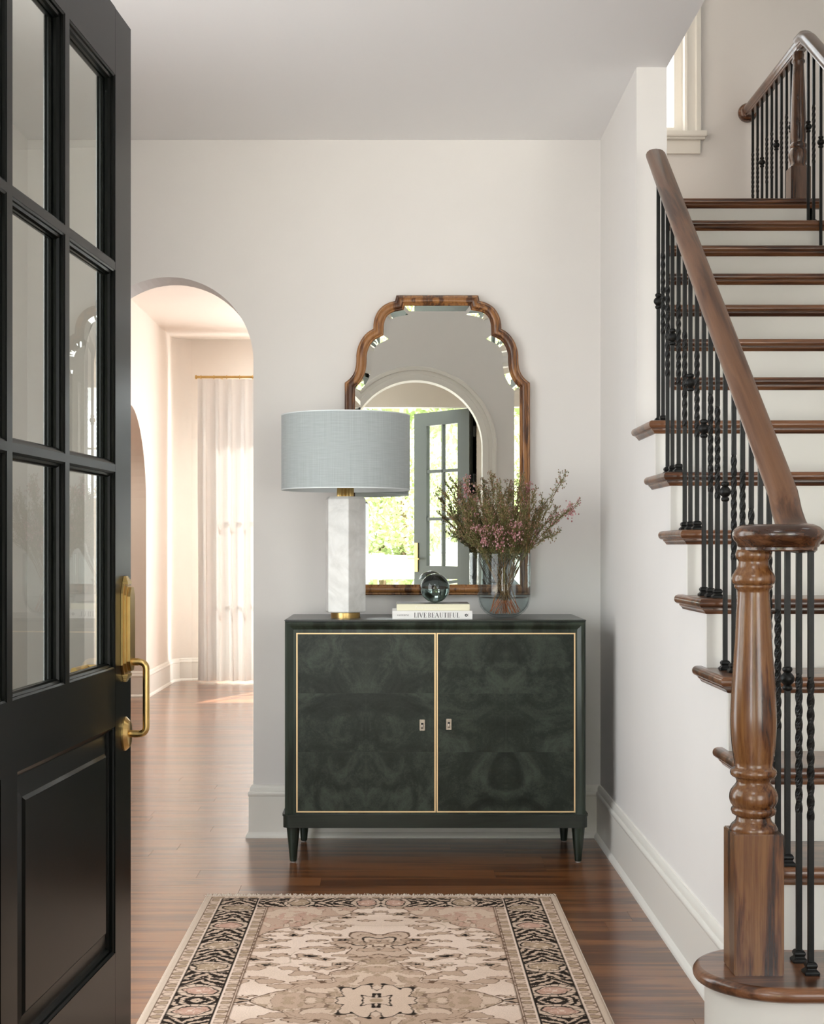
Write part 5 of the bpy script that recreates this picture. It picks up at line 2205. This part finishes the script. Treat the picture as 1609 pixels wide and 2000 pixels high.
border((mbd & sidem) * 1.0, ay, ds - (SB + G1 + DB / 2), 0.03)
border((mbd & ~sidem) * 1.0, ax, de - (SB + G1e + DB / 2), 0.07)
for p_ in (SB + G1, SB + G1 + DB):
    put(line(ds - p_, 0.0030) * (de > SB + G1e), DARK)
    put(line(ds - p_ + (0.005 if p_ < 0.1 else -0.005), 0.0022) * (de > SB + G1e), CREAM)
put(line(de - (SB + G1e), 0.0030) * (ds > SB + G1), DARK)
put(line(de - (SB + G1e + DB), 0.0030) * (ds > SB + G1), DARK)
put(line(ds - SB, 0.0025), LINE)
put((e0 < SB) * 1.0, BAND)
put(np.ones_like(X) * 0.05 * fb(X, Y, 120, 99, 2), TAUPE2)

Z = 0.008 + 0.0006 * fb(X, Y, 90, 5, 2) - 0.005 * (1 - sstep(0, 0.010, np.minimum(ds, de)))
co = np.stack([X, Y, Z], -1).reshape(-1, 3)
nxp = NXg + 1
ii = np.arange(NYg)[:, None] * nxp + np.arange(NXg)[None, :]
quads = np.stack([ii, ii + 1, ii + 1 + nxp, ii + nxp], -1).reshape(-1, 4)
me = bpy.data.meshes.new('rug_pile')
me.vertices.add(len(co))
me.vertices.foreach_set('co', co.ravel())
me.loops.add(quads.size)
me.loops.foreach_set('vertex_index', quads.ravel())
me.polygons.add(len(quads))
me.polygons.foreach_set('loop_start', np.arange(0, quads.size, 4))
me.polygons.foreach_set('use_smooth', np.ones(len(quads), bool))
me.update()
ca = me.color_attributes.new('wool', 'FLOAT_COLOR', 'POINT')
ca.data.foreach_set('color', np.concatenate([C.reshape(-1, 3), np.ones((C.shape[0] * C.shape[1], 1))], 1).ravel().astype(np.float32))
me.materials.append(M['rug'])
rug = thing('area_rug', (RX, RY0, 0), 'cream and taupe oriental rug with a dark patterned border on the floor', 'rug')
o = bpy.data.objects.new('rug_pile', me)
COL.objects.link(o)
o.parent = rug
m = MB()
m.box(-RW, RW, -RL, RL, 0.0006, 0.004)
o = m.build('rug_backing', M['fringe'])
o.parent = rug
m = MB()
for s_ in (-1, 1):
    x = -RW
    while x < RW:
        ln = rg.uniform(0.018, 0.040)
        sk = rg.uniform(-0.014, 0.014)
        y0_ = s_ * (RL - 0.002)
        w_ = 0.0013
        h_ = rg.uniform(0.001, 0.006)
        m.add([(x - w_, y0_, 0.006), (x + w_, y0_, 0.006), (x + sk * .5 + w_, y0_ + s_ * ln * .55, 0.004 + h_), (x + sk * .5 - w_, y0_ + s_ * ln * .55, 0.004 + h_),
               (x + sk + w_ * .6, y0_ + s_ * ln, 0.0015), (x + sk - w_ * .6, y0_ + s_ * ln, 0.0015)], [(0, 1, 2, 3), (3, 2, 4, 5)])
        x += rg.uniform(0.0018, 0.0034)
o = m.build('fringe', M['fringe'], recalc=False)
o.parent = rug
o['kind'] = 'stuff'

# ------------------------------------------------------------------ garden outside the entry
m = MB()
gx = [-14 + 28 * i / 40 for i in range(41)]
gy = [-1.8 - 28 * j / 40 for j in range(41)]
vs = []
for yv in gy:
    for xv in gx:
        t = max(0, min(1, (-yv - 3) / 11.0))
        vs.append((xv, yv, -0.10 + 1.15 * (t * t * (3 - 2 * t)) + 0.02 * math.sin(xv * 3 + yv)))
m.add(vs, [(j * 41 + i, j * 41 + i + 1, (j + 1) * 41 + i + 1, (j + 1) * 41 + i) for j in range(40) for i in range(40)])
struct(m.build('ground', M['gravel'], smooth=True), 'pale sunlit gravel forecourt outside the entry')


def leaf_ball(n, rx, rz, seed):
    r = random.Random(seed)
    mm = MB()
    for k in range(n):
        a, b = r.uniform(0, 2 * PI), math.acos(r.uniform(-1, 1))
        q = r.uniform(0.45, 1.0) ** 0.5
        lump = 1 + 0.22 * math.sin(3 * a + seed) * math.sin(2 * b)
        c = Vector((rx * q * lump * math.sin(b) * math.cos(a), rx * q * lump * math.sin(b) * math.sin(a), rz + rz * q * math.cos(b)))
        d = Vector((r.uniform(-1, 1), r.uniform(-1, 1), r.uniform(-1, 1))).normalized()
        e = d.cross(Vector((r.uniform(-1, 1), r.uniform(-1, 1), r.uniform(-1, 1)))).normalized()
        L, w_ = r.uniform(0.07, 0.13), r.uniform(0.022, 0.045)
        mm.add([c, c + d * L * .5 + e * w_, c + d * L, c + d * L * .5 - e * w_], [(0, 1, 2, 3)])
    return mm


protos = []
for k in range(3):
    o = leaf_ball(5200, 1.0, 1.0, k + 2).build('foliage', M['leafy'], recalc=False)
    protos.append(o.data)
    bpy.data.objects.remove(o)
mt = MB()
mt.tube([(0, 0, 0), (0.02, 0, 0.6), (0, 0.02, 1.2)], [0.06, 0.05, 0.03], n=8)
o = mt.build('trunk', M['bark'])
trunk = o.data
bpy.data.objects.remove(o)
spots = [(0.1, -16.5, 1.25), (-3.1, -16.6, 1.2), (3.3, -16.6, 1.2), (-3.0, -21.6, 2.3), (2.3, -22.0, 2.3), (-0.4, -27.6, 3.2)]
GL = ['rounded green shrub outside, seen in the mirror left of the open door',
      'rounded green garden shrub nearest the left edge of the mirrored doorway',
      'rounded green garden shrub seen through the lower glass of the mirrored door',
      'tall leafy green tree on the left behind the garden shrubs',
      'tall leafy green tree seen through the upper glass of the mirrored door',
      'tallest and farthest leafy green tree outside the entry']
for k, (sx, sy, s_) in enumerate(spots):
    tall = k > 2
    root = thing('garden_tree' if tall else 'garden_shrub', (sx, sy, 0.98), GL[k], 'tree' if tall else 'shrub', 'trees outside the entry' if tall else 'garden shrubs outside the entry')
    f = bpy.data.objects.new('foliage', protos[k % 3])
    f['kind'] = 'stuff'
    COL.objects.link(f)
    f.parent = root
    f.scale = (s_, s_, s_ * (1.35 if tall else 1.0))
    f.rotation_euler = (0, 0, k * 1.3)
    t = bpy.data.objects.new('trunk', trunk)
    COL.objects.link(t)
    t.parent = root
    t.scale = (s_, s_, s_)
